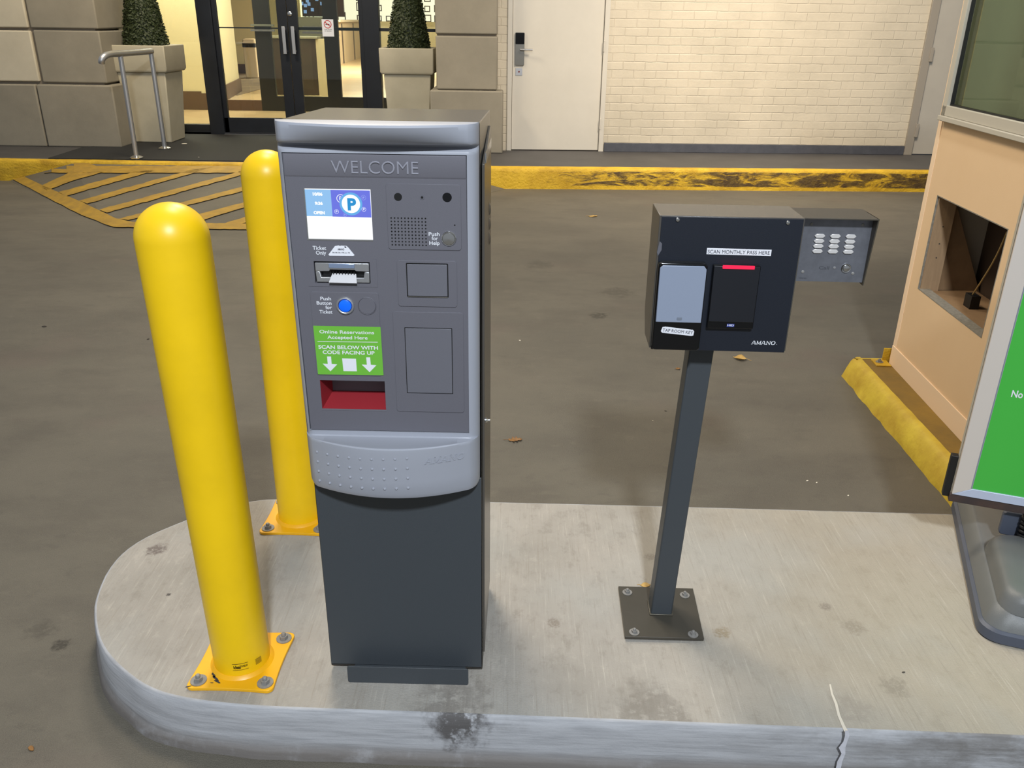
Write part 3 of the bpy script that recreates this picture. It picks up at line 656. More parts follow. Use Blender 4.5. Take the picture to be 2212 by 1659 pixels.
b = MB(); b.add([(U(.31), PV+.004, Zf(.56)), (U(.74), PV+.004, Zf(.57)), (U(.77), PV-.012, Zf(.90)), (U(.265), PV-.012, Zf(.89)), (U(.31), PV+.005, Zf(.60)), (U(.74), PV+.005, Zf(.61)), (U(.77), PV-.010, Zf(.95)), (U(.265), PV-.010, Zf(.94))], [(0,1,2,3),(4,5,6,7),(3,2,6,7),(0,3,7,4),(1,2,6,5),(0,1,5,4)]); b.build('slot_lip', mat('slot_lip', (205, 203, 205), .4), sp, bevel=.0006)
b = MB()
for k in range(9): b.box(U(.28+.053*k), U(.295+.053*k), PV-.0015, PV+.008, Zf(.56), Zf(.47))
b.build('slot_teeth', 'black', sp)
# screen
u0, u1, z0, z1 = r_scr; b = MB(); b.box(u0+.001, u1, PV+.0045, PV+.006, z0, z1); scr = b.build('screen', 'scr_white', K, label='lit display')
b = MB(); b.box(u0-.0005, u0+.0022, PV+.0005, PV+.0045, z0, z1); b.box(u0-.0005, u1, PV-.0006, PV+.0045, z0-.0022, z0+.0008); b.build('screen_bezel', 'chrome', scr)
SV = PV+.0045
def q2(name, P, v, mt): b = MB(); quad(b, P, v, .0002); return b.build(name, mt, scr)
q2('status_area', [(656.5, 409), (714, 410), (718.5, 467.5), (661.5, 466.5)], SV, 'scr_lblue')
q2('banner', [(714, 410), (799, 411.5), (802.5, 470), (718.5, 467.8)], SV, 'scr_purple')
b = MB(); line(b, '10/06', 675.5, 696.5, 418.8, .0062, SV-.0003, .0002, .05); line(b, '9:36', 680, 697, 438.8, .0062, SV-.0003, .0002, .05); line(b, 'OPEN', 677.5, 701.5, 459, .0062, SV-.0003, .0002, .05); b.build('lettering', 'scr_white', scr)
def ringd(b, px, py, r, r2, v):
    u, z = KF.at(px, py, v); n = 32
    for k in range(n):
        t0, t1 = 2*math.pi*k/n, 2*math.pi*(k+1)/n
        P = [(u+rr*math.cos(t), v, z+rr*math.sin(t)) for rr, t in ((r, t0), (r, t1), (r2, t1), (r2, t0))]
        b.add(P, [(0, 1, 2, 3)])
b = MB(); ringd(b, 736, 429, .0085, .0074, SV-.0003); ringd(b, 727, 457, .0044, .0039, SV-.0003); ringd(b, 786, 452.3, .0044, .0039, SV-.0003)
line(b, 'P', 733, 737.5, 428, .008, SV-.0003, .0001); line(b, 'P', 725.3, 729, 456.8, .0042, SV-.0003, .0001); line(b, 'P', 784.5, 788, 452, .0042, SV-.0003, .0001); b.build('small_symbols', 'scr_white', scr)
b = MB(); ringd(b, 785, 427, .0050, .0046, SV-.0003); ringd(b, 745, 464, .0036, .0033, SV-.0003); line(b, 'P', 783.5, 787, 427, .0042, SV-.0003, .0001); line(b, 'P', 744, 746.5, 464, .0028, SV-.0003, .0001); b.build('faint_symbols', 'scr_ink', scr)
b = MB(); ringd(b, 758, 440.5, .0232, .0185, SV-.0005); b.build('symbol_ring', 'scr_ring', scr)
b = MB(); ringd(b, 758, 440.5, .0186, .0, SV-.0006); b.build('symbol_disc', 'scr_white', scr)
b = MB(); line(b, 'P', 750.5, 769.5, 440.5, .0235, SV-.0008, .0002, .05); b.build('parking_symbol', 'scr_cyan', scr)
# push button panel
bp, _ = plate('button_panel', (669.5, 629.5), (827, 812))
u, z = KF.at(746, 660, VF)
b = MB(); b.lathe([(.0195, .0), (.0195, -.0022), (.0180, -.0042), (.0160, -.0046), (.0146, -.0036), (.0146, 0)], (u, VF, z), 40, 'y'); pb = b.build('push_button', 'brushed', K)
b = MB(); b.lathe([(.0132, 0), (.0132, -.0038), (.0118, -.0046), (.0003, -.0048)], (u, VF, z), 36, 'y'); b.build('button_cap', 'blue_button', pb)
u, z = KF.at(793, 661, VF)
b = MB(); b.lathe([(.0198, .0002), (.0198, -.0007), (.0190, -.0014), (.0182, -.0001), (.0174, -.0010), (.0003, -.0008)], (u, VF, z), 36, 'y'); b.build('blank_cap', 'dark_panel', bp)
# green sticker
b = MB(); quad(b, [(676.5, 703.5), (822, 706.5), (828.5, 810.5), (687, 808.5)], VF-.0002, .0004); stk = b.build('sticker', 'green_sticker', K, label='green reservation sticker')
VS = VF-.0007; b = MB()
line(b, 'Online Reservations', 690, 808, 716, .0078, VS, .0002, .012); line(b, 'Accepted Here', 707, 794, 728, .0078, VS, .0002, .012)
quad(b, [(686, 737.2), (816, 738.6), (816, 739.8), (686, 738.4)], VS, .0002)
line(b, 'SCAN BELOW WITH', 687.8, 816.3, 749, .0084, VS, .0002, .02); line(b, 'CODE FACING UP', 697, 809, 760.3, .0084, VS, .0002, .02)
for cx, yy in ((713, 770), (797.5, 772)):
    quad(b, [(cx-6.5, yy), (cx+2, yy), (cx+3.5, yy+16), (cx+15.5, yy+17), (cx+1, yy+32), (cx-16, yy+15.5), (cx-5, yy+16)], VS, .0002)
quad(b, [(739, 774), (769, 775), (771, 802), (742, 801.5)], VS, .0002)
b.build('lettering', 'white_label', stk)
# scanner recess
u0, u1, z0, z1 = r_rec; dp = .062
b = MB(); b.add([(u0, PV, z0), (u0, PV, z1), (u0+.012, PV+dp, z1-.002), (u0+.012, PV+dp, z0+.018)], [(0, 1, 2, 3)]); b.add([(u1, PV, z0), (u1, PV, z1), (u1-.002, PV+dp, z1-.002), (u1-.002, PV+dp, z0+.018)], [(0, 1, 2, 3)])
b.add([(u0, PV, z0), (u1, PV, z0), (u1-.002, PV+dp, z0+.018), (u0+.012, PV+dp, z0+.018)], [(0, 1, 2, 3)]); rec = b.build('scanner_recess', 'recess_red_glow', K, smooth=False)
b = MB(); b.add([(u0, PV, z1), (u1, PV, z1), (u1-.002, PV+dp, z1-.002), (u0+.012, PV+dp, z1-.002)], [(0, 1, 2, 3)]); b.add([(u0+.012, PV+dp, z1), (u1, PV+dp, z1), (u1, PV+dp, z0), (u0+.012, PV+dp, z0)], [(0, 1, 2, 3)]); b.build('scanner_window', 'recess_grey', rec, smooth=False)
b = MB(); b.rrect(u0-.0015, u1+.0015, z0-.002, z0+.0005, PV-.0008, PV+.002, .0008); b.build('recess_lip', 'panel_light', rec)
# right-hand plates
p1, _ = plate('reader_panel', (857, 561.5), (988, 663.5)); 
u0, u1, z0, z1 = rect((878, 569), (968, 642), VF)
b = MB(); b.rrect(u0-.0012, u1+.0012, z0-.0012, z1+.0012, VF-.0003, VF, .002); b.build('flap_gap', 'black', p1)
b = MB(); b.rrect(u0+.001, u1-.001, z0+.002, z1-.001, VF-.0022, VF-.0003, .0015); b.build('reader_flap', 'panel_flap', p1, bevel=.0008)
b = MB(); b.box(u0+.0005, u1-.0005, VF-.0018, VF-.0002, z0-.0006, z0+.0006); b.build('flap_edge', 'chrome', p1)
p2, _ = plate('blank_panel', (848, 672.5), (1003, 891)); 
u0, u1, z0, z1 = rect((874.5, 708), (978, 850), VF)
b = MB(); b.rrect(u0-.001, u1+.001, z0-.001, z1+.001, VF-.0002, VF, .001); b.build('cover_gap', 'black', p2)
b = MB(); b.rrect(u0+.0005, u1-.0005, z0+.0005, z1-.0005, VF-.0014, VF-.0002, .001); b.build('cover', 'panel_flap', p2, bevel=.0006)

# ================================================================== BOLLARDS
def make_bolt(parent, x, y, z, s=1, washer='bolt'):
    b = MB(); b.cyl((x, y, z), .0205*s, .0028*s, 'z', 26); b.cyl((x, y, z+.0028*s), .0115*s, .0095*s, 'z', 6)
    b.lathe([(.0062*s, 0), (.0062*s, .006*s), (.0045*s, .008*s), (.0003, .008*s)], (x, y, z+.0120*s), 12)
    return b.build('bolt', washer, parent, angle=40)
def bollard(loc, rz, label, top_z, lean, r0, r1):
    t = thing('bollard', label, 'bollard', loc, rz, 'yellow bollards on the kerb island')
    b = MB(); prof = [(r0, .010)]
    for k in range(9): prof.append((r0+(r1-r0)*(k/8), .012+(top_z-r1-.012)*k/8))
    for k in range(1, 15):
        a = math.radians(90*k/14); prof.append((max(r1*math.cos(a), .0006), top_z-r1+r1*math.sin(a)*.98))
    sh = Matrix.Identity(4); sh[0][2] = lean[0]; sh[1][2] = lean[1]
    b.lathe(prof, seg=56, T=sh); sl_ = b.build('sleeve', 'bollard_yellow', t, angle=60)
    b = MB(); b.lathe([(r0+.0006, 0), (r0+.0006, .0016), (r0+.0012, .0018), (r0+.0012, .0026), (r0+.0006, .0030)][:0] or [(r0+.010, .009), (r0+.006, .013), (r0+.001, .0165), (r0-.004, .0165)], seg=48); b.build('weld_collar', 'plate_yellow', t)
    b = MB(); h = .111; r = .016; pts = []
    for cx, cy_, a in ((h-r, h-r, 0), (-h+r, h-r, 90), (-h+r, -h+r, 180), (h-r, -h+r, 270)):
        for k in range(6): th = math.radians(a+18*k); pts.append((cx+r*math.cos(th), cy_+r*math.sin(th)))
        # long slightly bowed sides between the corners
    dense = []
    for i in range(len(pts)):
        p, q = Vector(pts[i]), Vector(pts[(i+1) % len(pts)]); n = 8 if (q-p).length > .05 else 1
        for k in range(n):
            m_ = p.lerp(q, k/n); dn = 1-.035*math.sin(math.pi*k/n)
            dense.append((m_.x*dn, m_.y*dn))
    b.prism(dense, .0, .009); pl = b.build('base_plate', 'plate_yellow', t, bevel=.0012)
    for sx in (-1, 1):
        for sy in (-1, 1): make_bolt(t, sx*.086, sy*.084, .009)
    return t, sl_
b1, s1 = bollard((-.702, 1.757, 0), -.03, 'yellow bollard nearest the camera, with a small black maker sticker at its foot', 1.214, (-.018, .0), .0712, .0762)
b2, s2 = bollard((-.716, 2.462, 0), -.02, 'yellow bollard further back, half hidden behind the ticket machine', 1.224, (.004, 0), .0712, .0745)
# sticker wrapped at the foot of the near bollard
def wrap(b, a0, a1, z0, z1, r, seg=10):
    b.grid([[(r*math.sin(math.radians(a0+(a1-a0)*k/seg))-.018*z, -r*math.cos(math.radians(a0+(a1-a0)*k/seg)), z) for k in range(seg+1)] for z in (z0, z1)])
b = MB(); wrap(b, 1, 34, .034, .058, .0719); stk1 = b.build('sticker', 'bollard_yellow', b1)
def wraptext(b, s_, a0, a1, zc, h, r, bold=0):
    tmp = MB(); tmp.text(s_, 0, 1, 0, 0, h, .0001, bold)
    mp = {}
    for v in tmp.bm.verts:
        t = math.radians(a0+(a1-a0)*v.co.x); zz = zc+v.co.z
        mp[v] = b.bm.verts.new((r*math.sin(t)-.018*zz, -r*math.cos(t)-0*v.co.y, zz))
    for f in tmp.bm.faces:
        try: b.bm.faces.new([mp[v] for v in f.verts])
        except ValueError: pass
    tmp.bm.free()
b = MB(); wraptext(b, 'ideal', 4, 18, .046, .0105, .0732, .03); wraptext(b, 'SHIELD', 19, 32, .047, .0062, .0732, .02)
wrap(b, 2, 33, .0545, .0558, .0731); wrap(b, 2, 33, .0352, .0362, .0731); b.build('lettering', 'black', stk1, smooth=False)
b = MB()
for k in range(5): wrap(b, 48, 62, .036+.0038*k, .0376+.0038*k, .0732)
b.build('fine_print', mat('fine_print', (96, 84, 20), .6), stk1, smooth=False)
# chipped dark paint on the near plate
b = MB()
for (x, y, w_, a) in ((-.055, -.062, .010, -.9), (-.046, -.074, .012, -.7), (-.038, -.085, .009, -.5), (-.060, -.050, .006, -1.1), (-.050, -.090, .004, 0), (-.104, -.106, .006, .4)):
    T = Matrix.Translation((x, y, .0093)) @ Matrix.Rotation(a, 4, 'Z')
    n = 9; b.prism([(w_*(1+.5*random.random())*math.cos(2*math.pi*k/n), w_*.35*(.6+.8*random.random())*math.sin(2*math.pi*k/n)) for k in range(n)], 0, .0002, 'z', T)
b.build('paint_chip', 'crack', b1)

# ================================================================== CARD READER STAND
pc = PZ(1428, 1322, .015)
RB = thing('card_reader_stand', 'dark square post on a bolted plate carrying a navy box with two card readers', 'card reader', (pc.x, 1.965, 0), -.035)
RF = Fr(pc.x, 1.965, -.035)
def L_(px, py, z): return RF.atz(px, py, z)
b = MB(); q = [L_(1336, 1266, .014), L_(1497, 1271, .014), L_(1521, 1379, .014), L_(1350, 1375, .014)]
b.prism([(p.x, p.y) for p in q], .006, .014); b.build('base_plate', mat('base_plate_dark', (70, 66, 58), .4, var=.15, vscale=12), RB, bevel=.001)
for (x, y) in ((1371, 1366), (1496, 1370)):
    p = L_(x, y, .004); b = MB(); b.cyl((p.x, p.y+.012, 0), .016, .005, 'z', 24); b.build('shim_washer', 'white_label', RB)
for (x, y) in ((1355, 1280), (1479, 1286), (1370, 1366), (1497, 1371)):
    p = L_(x, y, .014); make_bolt(RB, p.x, p.y, .014, .70)
pw = .0605
pf = L_(1405, 1328, .014); px0 = pf.x; py0 = pf.y
ptop = RF.at(1489.5, 757, py0)
lean = (ptop[0]-px0)/(ptop[1]-.014)
sh = Matrix.Identity(4); sh[0][2] = lean
b = MB(); b.box(px0-lean*.014, px0-lean*.014+pw, py0, py0+pw, .014, .86, sh); b.build('post', 'slate_metal', RB, bevel=.004, seg=3)
b = MB(); c = [px0-.003, px0+pw+.003, py0-.003, py0+pw+.003]; b.box(c[0], c[1], c[2], c[3], .014, .0185); b.build('weld_seam', mat('weld', (92, 88, 78), .35, .4), RB, bevel=.0015)
# housing
zt = 1.172
hl = L_(1428, 465, zt); hr = L_(1741, 472, zt); hb = L_(1413, 439, zt)
hy = (hl.y+hr.y)/2
zb = RF.at(1403, 751, hy)[1]; xl = RF.at(1428, 465, hy)[0]; xr = RF.at(1741, 472, hy)[0]; xlb = RF.at(1403, 751, hy)[0]; xrb = RF.at(1692, 757, hy)[0]
ax_, bx_ = (xl+xlb)/2, (xr+xrb)/2
hd = hb.y-hy
tz = zt
b = MB(); b.prism([(hy, zb), (hy, tz), (hy+hd, tz+.0), (hy+hd, zb+.055), (hy+hd*.72, zb)], ax_-.002, bx_+.002, 'x'); hous = b.build('housing', 'taupe_metal', RB, bevel=.0015)
HV = hy-.002
b = MB(); b.box(ax_+.0025, bx_-.001, HV, hy, zb-.003, tz-.002); fp = b.build('front_plate', 'navy', RB, bevel=.0008)
def rq(tl, br, v): a = RF.at(*tl, v); c = RF.at(*br, v); return a[0], c[0], c[1], a[1]
for (x, y) in ((1464, 474.5), (1702, 481)):
    u, z = RF.at(x, y, HV); b = MB(); b.lathe([(.0052, 0), (.0052, -.001), (.004, -.003), (.0015, -.0036), (.0003, -.0036)], (u, HV, z), 16, 'y'); b.build('screw', 'chrome', fp)
def rtext(b, s_, a, c, h, v, bold=0., d=.0003):
    p = RF.at(*a, v); q = RF.at(*c, v); b.text(s_, p[0], q[0], (p[1]+q[1])/2, v, h, d, bold, rot=math.atan2(q[1]-p[1], q[0]-p[0]))
def rquad(b, P, v, d): b.prism([RF.at(x, y, v) for x, y in P], v-d, v, 'y')
b = MB(); rquad(b, [(1527.5, 535.5), (1667, 539.5), (1665, 553), (1526, 549)], HV, .0004); lb = b.build('label_strip', 'white_label', fp, label='white strip reading SCAN MONTHLY PASS HERE')
b = MB(); rtext(b, 'SCAN MONTHLY PASS HERE', (1529, 543), (1663, 546), .0086, HV-.0005); b.build('lettering', 'ink', lb)
# scuff on the plate's edge
b = MB(); rquad(b, [(1425, 521), (1430, 526), (1429, 540), (1421, 553), (1419, 545)], HV, .0003); b.build('scuff', 'recess_grey', fp)
b = MB(); p = RF.at(1623, 740, HV); q = RF.at(1675, 741, HV); serif_word(b, 'AMANO', p[0], q[0], (p[1]+q[1])/2, .0092, lambda x: HV, .0003, .12)
u, z = RF.at(1677.5, 744, HV); b.cyl((u, HV-.0003, z), .0006, .0003, 'y', 8); b.build('lettering', 'white_print', fp)
# room key reader
u0, u1, z0, z1 = rq((1425, 567), (1525, 570), HV); 
zz0 = RF.at(1415, 755, HV-.02)[1]; a0 = RF.at(1426, 569, HV-.02); a1 = RF.at(1529, 571, HV-.02)
b = MB(); b.rrect(a0[0]-.003, a1[0]+.0005, zz0, a0[1]+.002, HV-.022, HV, .008); kr = b.build('room_key_reader', 'black_gloss', RB, bevel=.003, seg=3)
cv0 = RF.at(1427, 573, HV-.025); cv1 = RF.at(1519, 698, HV-.025); cvr = RF.at(1527, 574, HV-.025)
b = MB(); x0, x1 = cv0[0]-.0005, (cvr[0]+RF.at(1514, 696, HV-.025)[0])/2+.0005
b.prism([(x0, cv1[1]), (x1, cv1[1]), (x1, cv0[1]-.008), (x1-.006, cv0[1]), (x0+.006, cv0[1]), (x0, cv0[1]-.006)], HV-.026, HV-.022, 'y'); cvv = b.build('reader_cover', 'reader_grey', kr, bevel=.0015)
b = MB(); q = RF.at(1467.5, 688.5, HV-.026); b.rrect(q[0]-.006, q[0]+.006, q[1]-.0035, q[1]+.0035, HV-.0266, HV-.026, .002); b.build('cover_latch', mat('latch', (120, 128, 142), .4), kr, bevel=.0004)
b = MB(); rquad(b, [(1431, 706.5), (1437, 705.5), (1497, 712.5), (1499.5, 716), (1497.5, 724.5), (1493, 725.5), (1430, 718.5), (1427.5, 715)], HV-.0222, .0004); lb = b.build('label_strip', 'white_label', kr, label='white strip reading TAP ROOM KEY')
b = MB(); rtext(b, 'TAP ROOM KEY', (1431.5, 712.5), (1497, 718.5), .0078, HV-.0227); b.build('lettering', 'ink', lb)
# pass reader
c0 = RF.at(1545, 574.5, HV-.012); c1 = RF.at(1643, 578, HV-.012); c2 = RF.at(1535, 694, HV-.012)
b = MB(); b.rrect(c0[0]-.004, c1[0]+.001, c2[1]-.018, c0[1]+.002, HV-.012, HV, .003); pr = b.build('pass_reader', 'black_gloss', RB, bevel=.002)
b = MB(); b.box(c0[0]-.002, c1[0]-.001, HV-.0145, HV-.012, c2[1], c0[1]); b.build('reader_face', mat('reader_face', (30, 32, 38), .3), pr, bevel=.001)
b = MB(); l0 = RF.at(1561, 576.5, HV-.0145); l1 = RF.at(1630, 578, HV-.0145); b.rrect(l0[0], l1[0], l0[1]-.0038, l0[1]+.0042, HV-.0170, HV-.0145, .001); b.build('status_light', 'led_red', pr, label='glowing red status bar')
b = MB(); l0 = RF.at(1570, 702.5, HV-.0122); l1 = RF.at(1586, 703, HV-.0122); b.box(l0[0], l1[0], HV-.0126, HV-.0122, l0[1]-.004, l0[1]+.0035); lg = b.build('logo', mat('logo_blue', (60, 72, 150), .4), pr)
b = MB(); b.text('HID', l0[0]+.001, l1[0]-.001, l0[1]+.0004, HV-.0128, .0045, .0002, .02); b.build('lettering', 'white_print', lg)

# ================================================================== INTERCOM beside the box
iz = zt
p_fr = L_(1902, 474, iz-.004); p_fl = L_(1743, 470, iz-.002)
IY = p_fr.y; IVp = IY+.030
xL = bx_+.0025; tr = RF.at(1887, 474, IVp); br = RF.at(1861, 610, IVp)
xR = (tr[0]+br[0])/2; zbI = br[1]
IO = RF.o + RF.u*((xL+xR)/2) + RF.n*(IVp) ; 
IT = thing('intercom', 'steel keypad intercom under a dark hood fixed to the right side of the navy box', 'intercom', (IO.x, IO.y, zbI), RF.yaw)
ox, oy, oz = (xL+xR)/2, IVp, zbI
wL, wR, hH = xL-ox, xR-ox, iz-.004-oz
b = MB(); b.box(wL+.001, wR, .002, .055, 0, hH-.004)
IB = b.build('back_box', mat('intercom_hood', (60, 56, 50), .4, bump=.2, bscale=900), IT, bevel=.001)
b = MB(); b.prism([(-.030, hH), (.085, hH), (.085, hH-.003), (-.030, hH-.003)], wL, wR+.003, 'x'); b.prism([(-.030, hH), (.055, hH), (.055, -.004), (-.006, -.006)], wR, wR+.003, 'x'); b.build('hood', mat('hood_dark', (72, 66, 56), .45, bump=.2, bscale=900), IT, bevel=.0006)
b = MB(); b.box(wL+.001, wR, -.001, .002, 0, hH-.004); IP = b.build('face_plate', 'steel_plate', IT)
def ia(px, py, v=-.001): q = RF.at(px, py, IVp+v); return q[0]-ox, q[1]-oz
b = MB()
k00 = ia(1770.5, 509); k02 = ia(1837.5, 510.5); k30 = ia(1764, 542)
for j in range(4):
    for i in range(3):
        x = k00[0]+(k02[0]-k00[0])*i/2+(0)*(j); z = k00[1]+(k30[1]-k00[1])*j/3
        kb = MB(); n = 5; w2, h2 = .0128, .0050
        kb.prism([(x-w2, z), (x-w2*.6, z-h2), (x+w2*.6, z-h2), (x+w2, z), (x+w2*.6, z+h2), (x-w2*.6, z+h2)], -.0045, -.001, 'y')
        kb.build('key', 'key_white', IT, bevel=.0012)
b.bm.free()
c = ia(1827.5, 579); b = MB(); b.lathe([(.0115, 0), (.0115, -.002), (.0100, -.004), (.0085, -.0035), (.0078, -.002), (.0070, -.005), (.0003, -.006)], (c[0], -.001, c[1]), 28, 'y'); b.build('call_button', 'chrome', IT)
for (x, y) in ((1753, 484), (1864, 485.5), (1734, 587), (1842, 590.5)):
    c = ia(x, y); b = MB(); b.lathe([(.0036, 0), (.0036, -.0008), (.0020, -.0016), (.0003, -.0016)], (c[0], -.001, c[1]), 14, 'y'); b.build('screw', 'bolt', IP)
b = MB(); p, q = ia(1769, 578), ia(1791, 579); b.text('Call', p[0], q[0], p[1], -.001, .008, .0002, .01); c = ia(1748, 600)
p = ia(1727, 600.5); b.text('VIKING', p[0]-.002, p[0]+.016, p[1], -.001, .003, .0002, .03)
b.build('lettering', mat('engraved', (70, 72, 78), .5), IP)
c = ia(1802.5, 578); b = MB(); b.lathe([(.0030, 0), (.0030, -.001), (.0003, -.0012)], (c[0], -.001, c[1]), 14, 'y'); b.build('indicator', 'brushed', IP)

# ================================================================== BOOTH and its kerb
zc = -.04
Bc = PZ(1923, 785, zc); Bn = PZ(2070, 944, zc); bd = (Bn-Bc); bd.z = 0; bd.normalize()        # face runs towards the camera
yaw = math.atan2(bd.y, bd.x)
BFr = Fr(Bc.x, Bc.y, yaw, 0)      # u along the face toward camera; n = +90deg from u  (points to +x side, inward)
BT = thing('ticket_booth', 'peach coloured attendant booth with an aluminium window and a square hole cut in its wall', 'booth', (Bc.x, Bc.y, zc), yaw)
def ba(px, py, v=0): q = BFr.at(px, py, v); return q[0], q[1]-zc
gl = ba(2055, 228); gl2 = ba(2100, 0); gb = ba(2212, 264)
ho = [ba(2024, 421), ba(2178, 494), ba(2122, 727), ba(1983, 628)]
BL, BH, BW = 1.30, 2.45, 1.6
hx0 = (ho[0][0]+ho[3][0])/2; hx1 = (ho[1][0]+ho[2][0])/2; hz1 = (ho[0][1]+ho[1][1])/2; hz0 = (ho[2][1]+ho[3][1])/2
wx0 = (gl[0]+gl2[0])/2; wz0 = (gl[1]+gb[1])/2; wx1 = wx0+1.02; wz1 = 2.2
us = [0, hx0, wx0, hx1, wx1, BL]; us = sorted(us); zs = [0.0, hz0, hz1, wz0, wz1, BH]
b = MB()
for i in range(5):
    for j in range(5):
        cu_, cz_ = (us[i]+us[i+1])/2, (zs[j]+zs[j+1])/2
        if hx0 < cu_ < hx1 and hz0 < cz_ < hz1: continue
        if wx0 < cu_ < wx1 and wz0 < cz_ < wz1: continue
        b.box(us[i], us[i+1], 0, .05, zs[j], zs[j+1])
bmesh.ops.remove_doubles(b.bm, verts=b.bm.verts, dist=1e-4)
# drop the interior faces shared by neighbouring cells
seen = {}
for f in list(b.bm.faces):
    k = tuple(round(v, 4) for v in f.calc_center_median()); seen.setdefault(k, []).append(f)
bmesh.ops.delete(b.bm, geom=[f for fs_ in seen.values() if len(fs_) > 1 for f in fs_], context='FACES')
b.build('side_panel', 'peach', BT, smooth=False)
b = MB(); b.box(0, .05, .05, BW, 0, BH); b.build('rear_panel', 'booth_frame', BT)
b = MB(); b.box(BL-.05, BL, .05, BW, 0, BH); b.build('near_panel', 'booth_frame', BT)
b = MB(); b.box(.05, BL-.05, BW-.05, BW, 0, 1.1); b.box(.05, BL-.05, BW-.05, BW, 2.2, BH); b.box(.05, .35, BW-.05, BW, 1.1, 2.2); b.box(1.1, BL-.05, BW-.05, BW, 1.1, 2.2); b.build('far_panel', 'booth_frame', BT)
b = MB(); b.box(-.1, BL+.1, -.1, BW+.1, BH, BH+.08); b.build('roof', 'booth_frame', BT)
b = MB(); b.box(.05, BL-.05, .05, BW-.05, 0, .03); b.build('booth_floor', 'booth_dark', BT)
b = MB(); sz = ba(1942, 757)[1]; b.box(-.004, BL, -.006, 0, .0, sz); b.build('skirting', 'peach_light', BT, bevel=.001)
b = MB(); b.box(-.004, .035, -.003, 0, sz, BH); b.build('corner_strip', 'peach_light', BT)
l = bpy.data.lights.new('booth_lamp', 'AREA'); l.energy = 17; l.color = (.93, 1, .9); l.size = .5; lo_ = bpy.data.objects.new('booth_lamp', l); C.objects.link(lo_); lo_.location = BFr.o+BFr.u*.7+BFr.n*.9+Vector((0, 0, 2.35))
# window
fw_ = .045; b = MB()
b.box(wx0-fw_, wx0, -.018, .05, wz0-fw_, wz1); b.box(wx1, wx1+fw_, -.018, .05, wz0-fw_, wz1); b.box(wx0-fw_, wx1+fw_, -.018, .05, wz0-fw_, wz0); b.box(wx0, wx1, -.018, .05, wz1-fw_, wz1)
b.box(wx0-fw_, wx1+fw_, -.030, 0, wz0-fw_-.022, wz0-fw_); wf = b.build('window_frame', 'booth_frame', BT, bevel=.003)
b = MB(); b.box(wx0-.002, wx1, .012, .016, wz0, wz1-.03); b.build('pane', 'glass_booth', wf)
b = MB(); b.box(wx0, wx0+.006, -.004, .012, wz0, wz1-.03); b.box(wx0, wx1, -.004, .012, wz0, wz0+.006); b.build('gasket', 'black', wf)
# what shows through the pane: inner shelf, post, far window frame
b = MB(); b.box(.1, BL-.1, .08, .55, wz0-.10, wz0-.06); b.build('inner_shelf', 'booth_frame', BT)
b = MB(); b.box(.05, .10, .5, .62, .03, BH); b.build('inner_post', mat('inner_post', (120, 118, 112), .5), BT)
b = MB(); b.box(.35, 1.1, BW-.06, BW-.02, 1.1, 1.14); b.box(.35, 1.1, BW-.06, BW-.02, 1.58, 1.62); b.box(.75, .78, BW-.06, BW-.02, 1.1, 2.2); b.build('far_window_frame', 'alu_black', BT)
# cavity behind the hole
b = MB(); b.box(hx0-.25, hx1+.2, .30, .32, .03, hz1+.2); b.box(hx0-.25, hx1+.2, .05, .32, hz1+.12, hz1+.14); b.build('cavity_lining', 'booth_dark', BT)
b = MB(); b.prism([(.05, hz0-.02), (.05, hz1+.06), (.30, hz0-.02)], hx0-.03, hx0-.01, 'x'); b.build('cavity_gusset', 'booth_in', BT)
b = MB(); b.box(hx0-.02, hx0+.012, .008, .09, hz0-.02, hz1+.05); st_ = b.build('wall_stud', 'wood_raw', BT)
b = MB()
for zz in (.35, .5, .68): b.lathe([(.0035, 0), (.0035, .0006), (.0003, .0008)], (hx0+.012, .05, hz0+(hz1-hz0)*zz), 10, 'x')
b.build('screw_hole', 'crack', st_)
b = MB(); b.box(hx0-.02, hx1+.1, .05, .28, hz0-.03, hz0-.005); b.build('cavity_floor', 'booth_in', BT)
b = MB(); t_ = .0022
for (x0, x1, z0, z1) in ((hx0, hx1, hz1-.004, hz1), (hx0, hx1, hz0, hz0+.004), (hx0, hx0+.004, hz0, hz1), (hx1-.004, hx1, hz0, hz1)): b.box(x0, x1, -.001, .051, z0, z1)
b.build('cut_edge', mat('cut_edge', (150, 144, 132), .6, var=.4, vscale=60), BT)
b = MB(); c = ba(2096, 668, .14); b.box(c[0]-.035, c[0]+.03, .12, .16, hz0-.005, hz0+.055); b.build('socket_box', 'black', BT)
# cable: top-level
cb0 = [ba(2176, 500, .06), ba(2150, 560, .10), ba(2112, 620, .13), ba(2092, 650, .14), ba(2088, 672, .14)]
vv = [.06, .10, .13, .14, .14]
CB = [BFr.o+BFr.u*p[0]+BFr.n*v for p, v in zip(cb0, vv)]; CBz = [p[1]+zc for p in cb0]
pp = smooth_loop([Vector((q.x, q.y, z)) for q, z in zip(CB, CBz)], 2)
b = MB(); inv = BT.matrix_basis.inverted(); b.tube([tuple(inv @ p) for p in pp], .0035, 8); b.build('cable', mat('cable_tan', (170, 140, 84), .5), BT)
br_ = thing('bracket', 'small yellow painted angle bracket at the foot of the booth corner', 'bracket', (Bc.x-.01, Bc.y+.02, zc), yaw)
b = MB(); b.box(-.02, .07, -.075, -.0, 0, .006); b.box(-.02, -.014, -.02, .03, 0, .07); b.build('bracket_plate', 'curb_yellow2', br_, bevel=.001)
make_bolt(br_, .02, -.045, .006, .9)
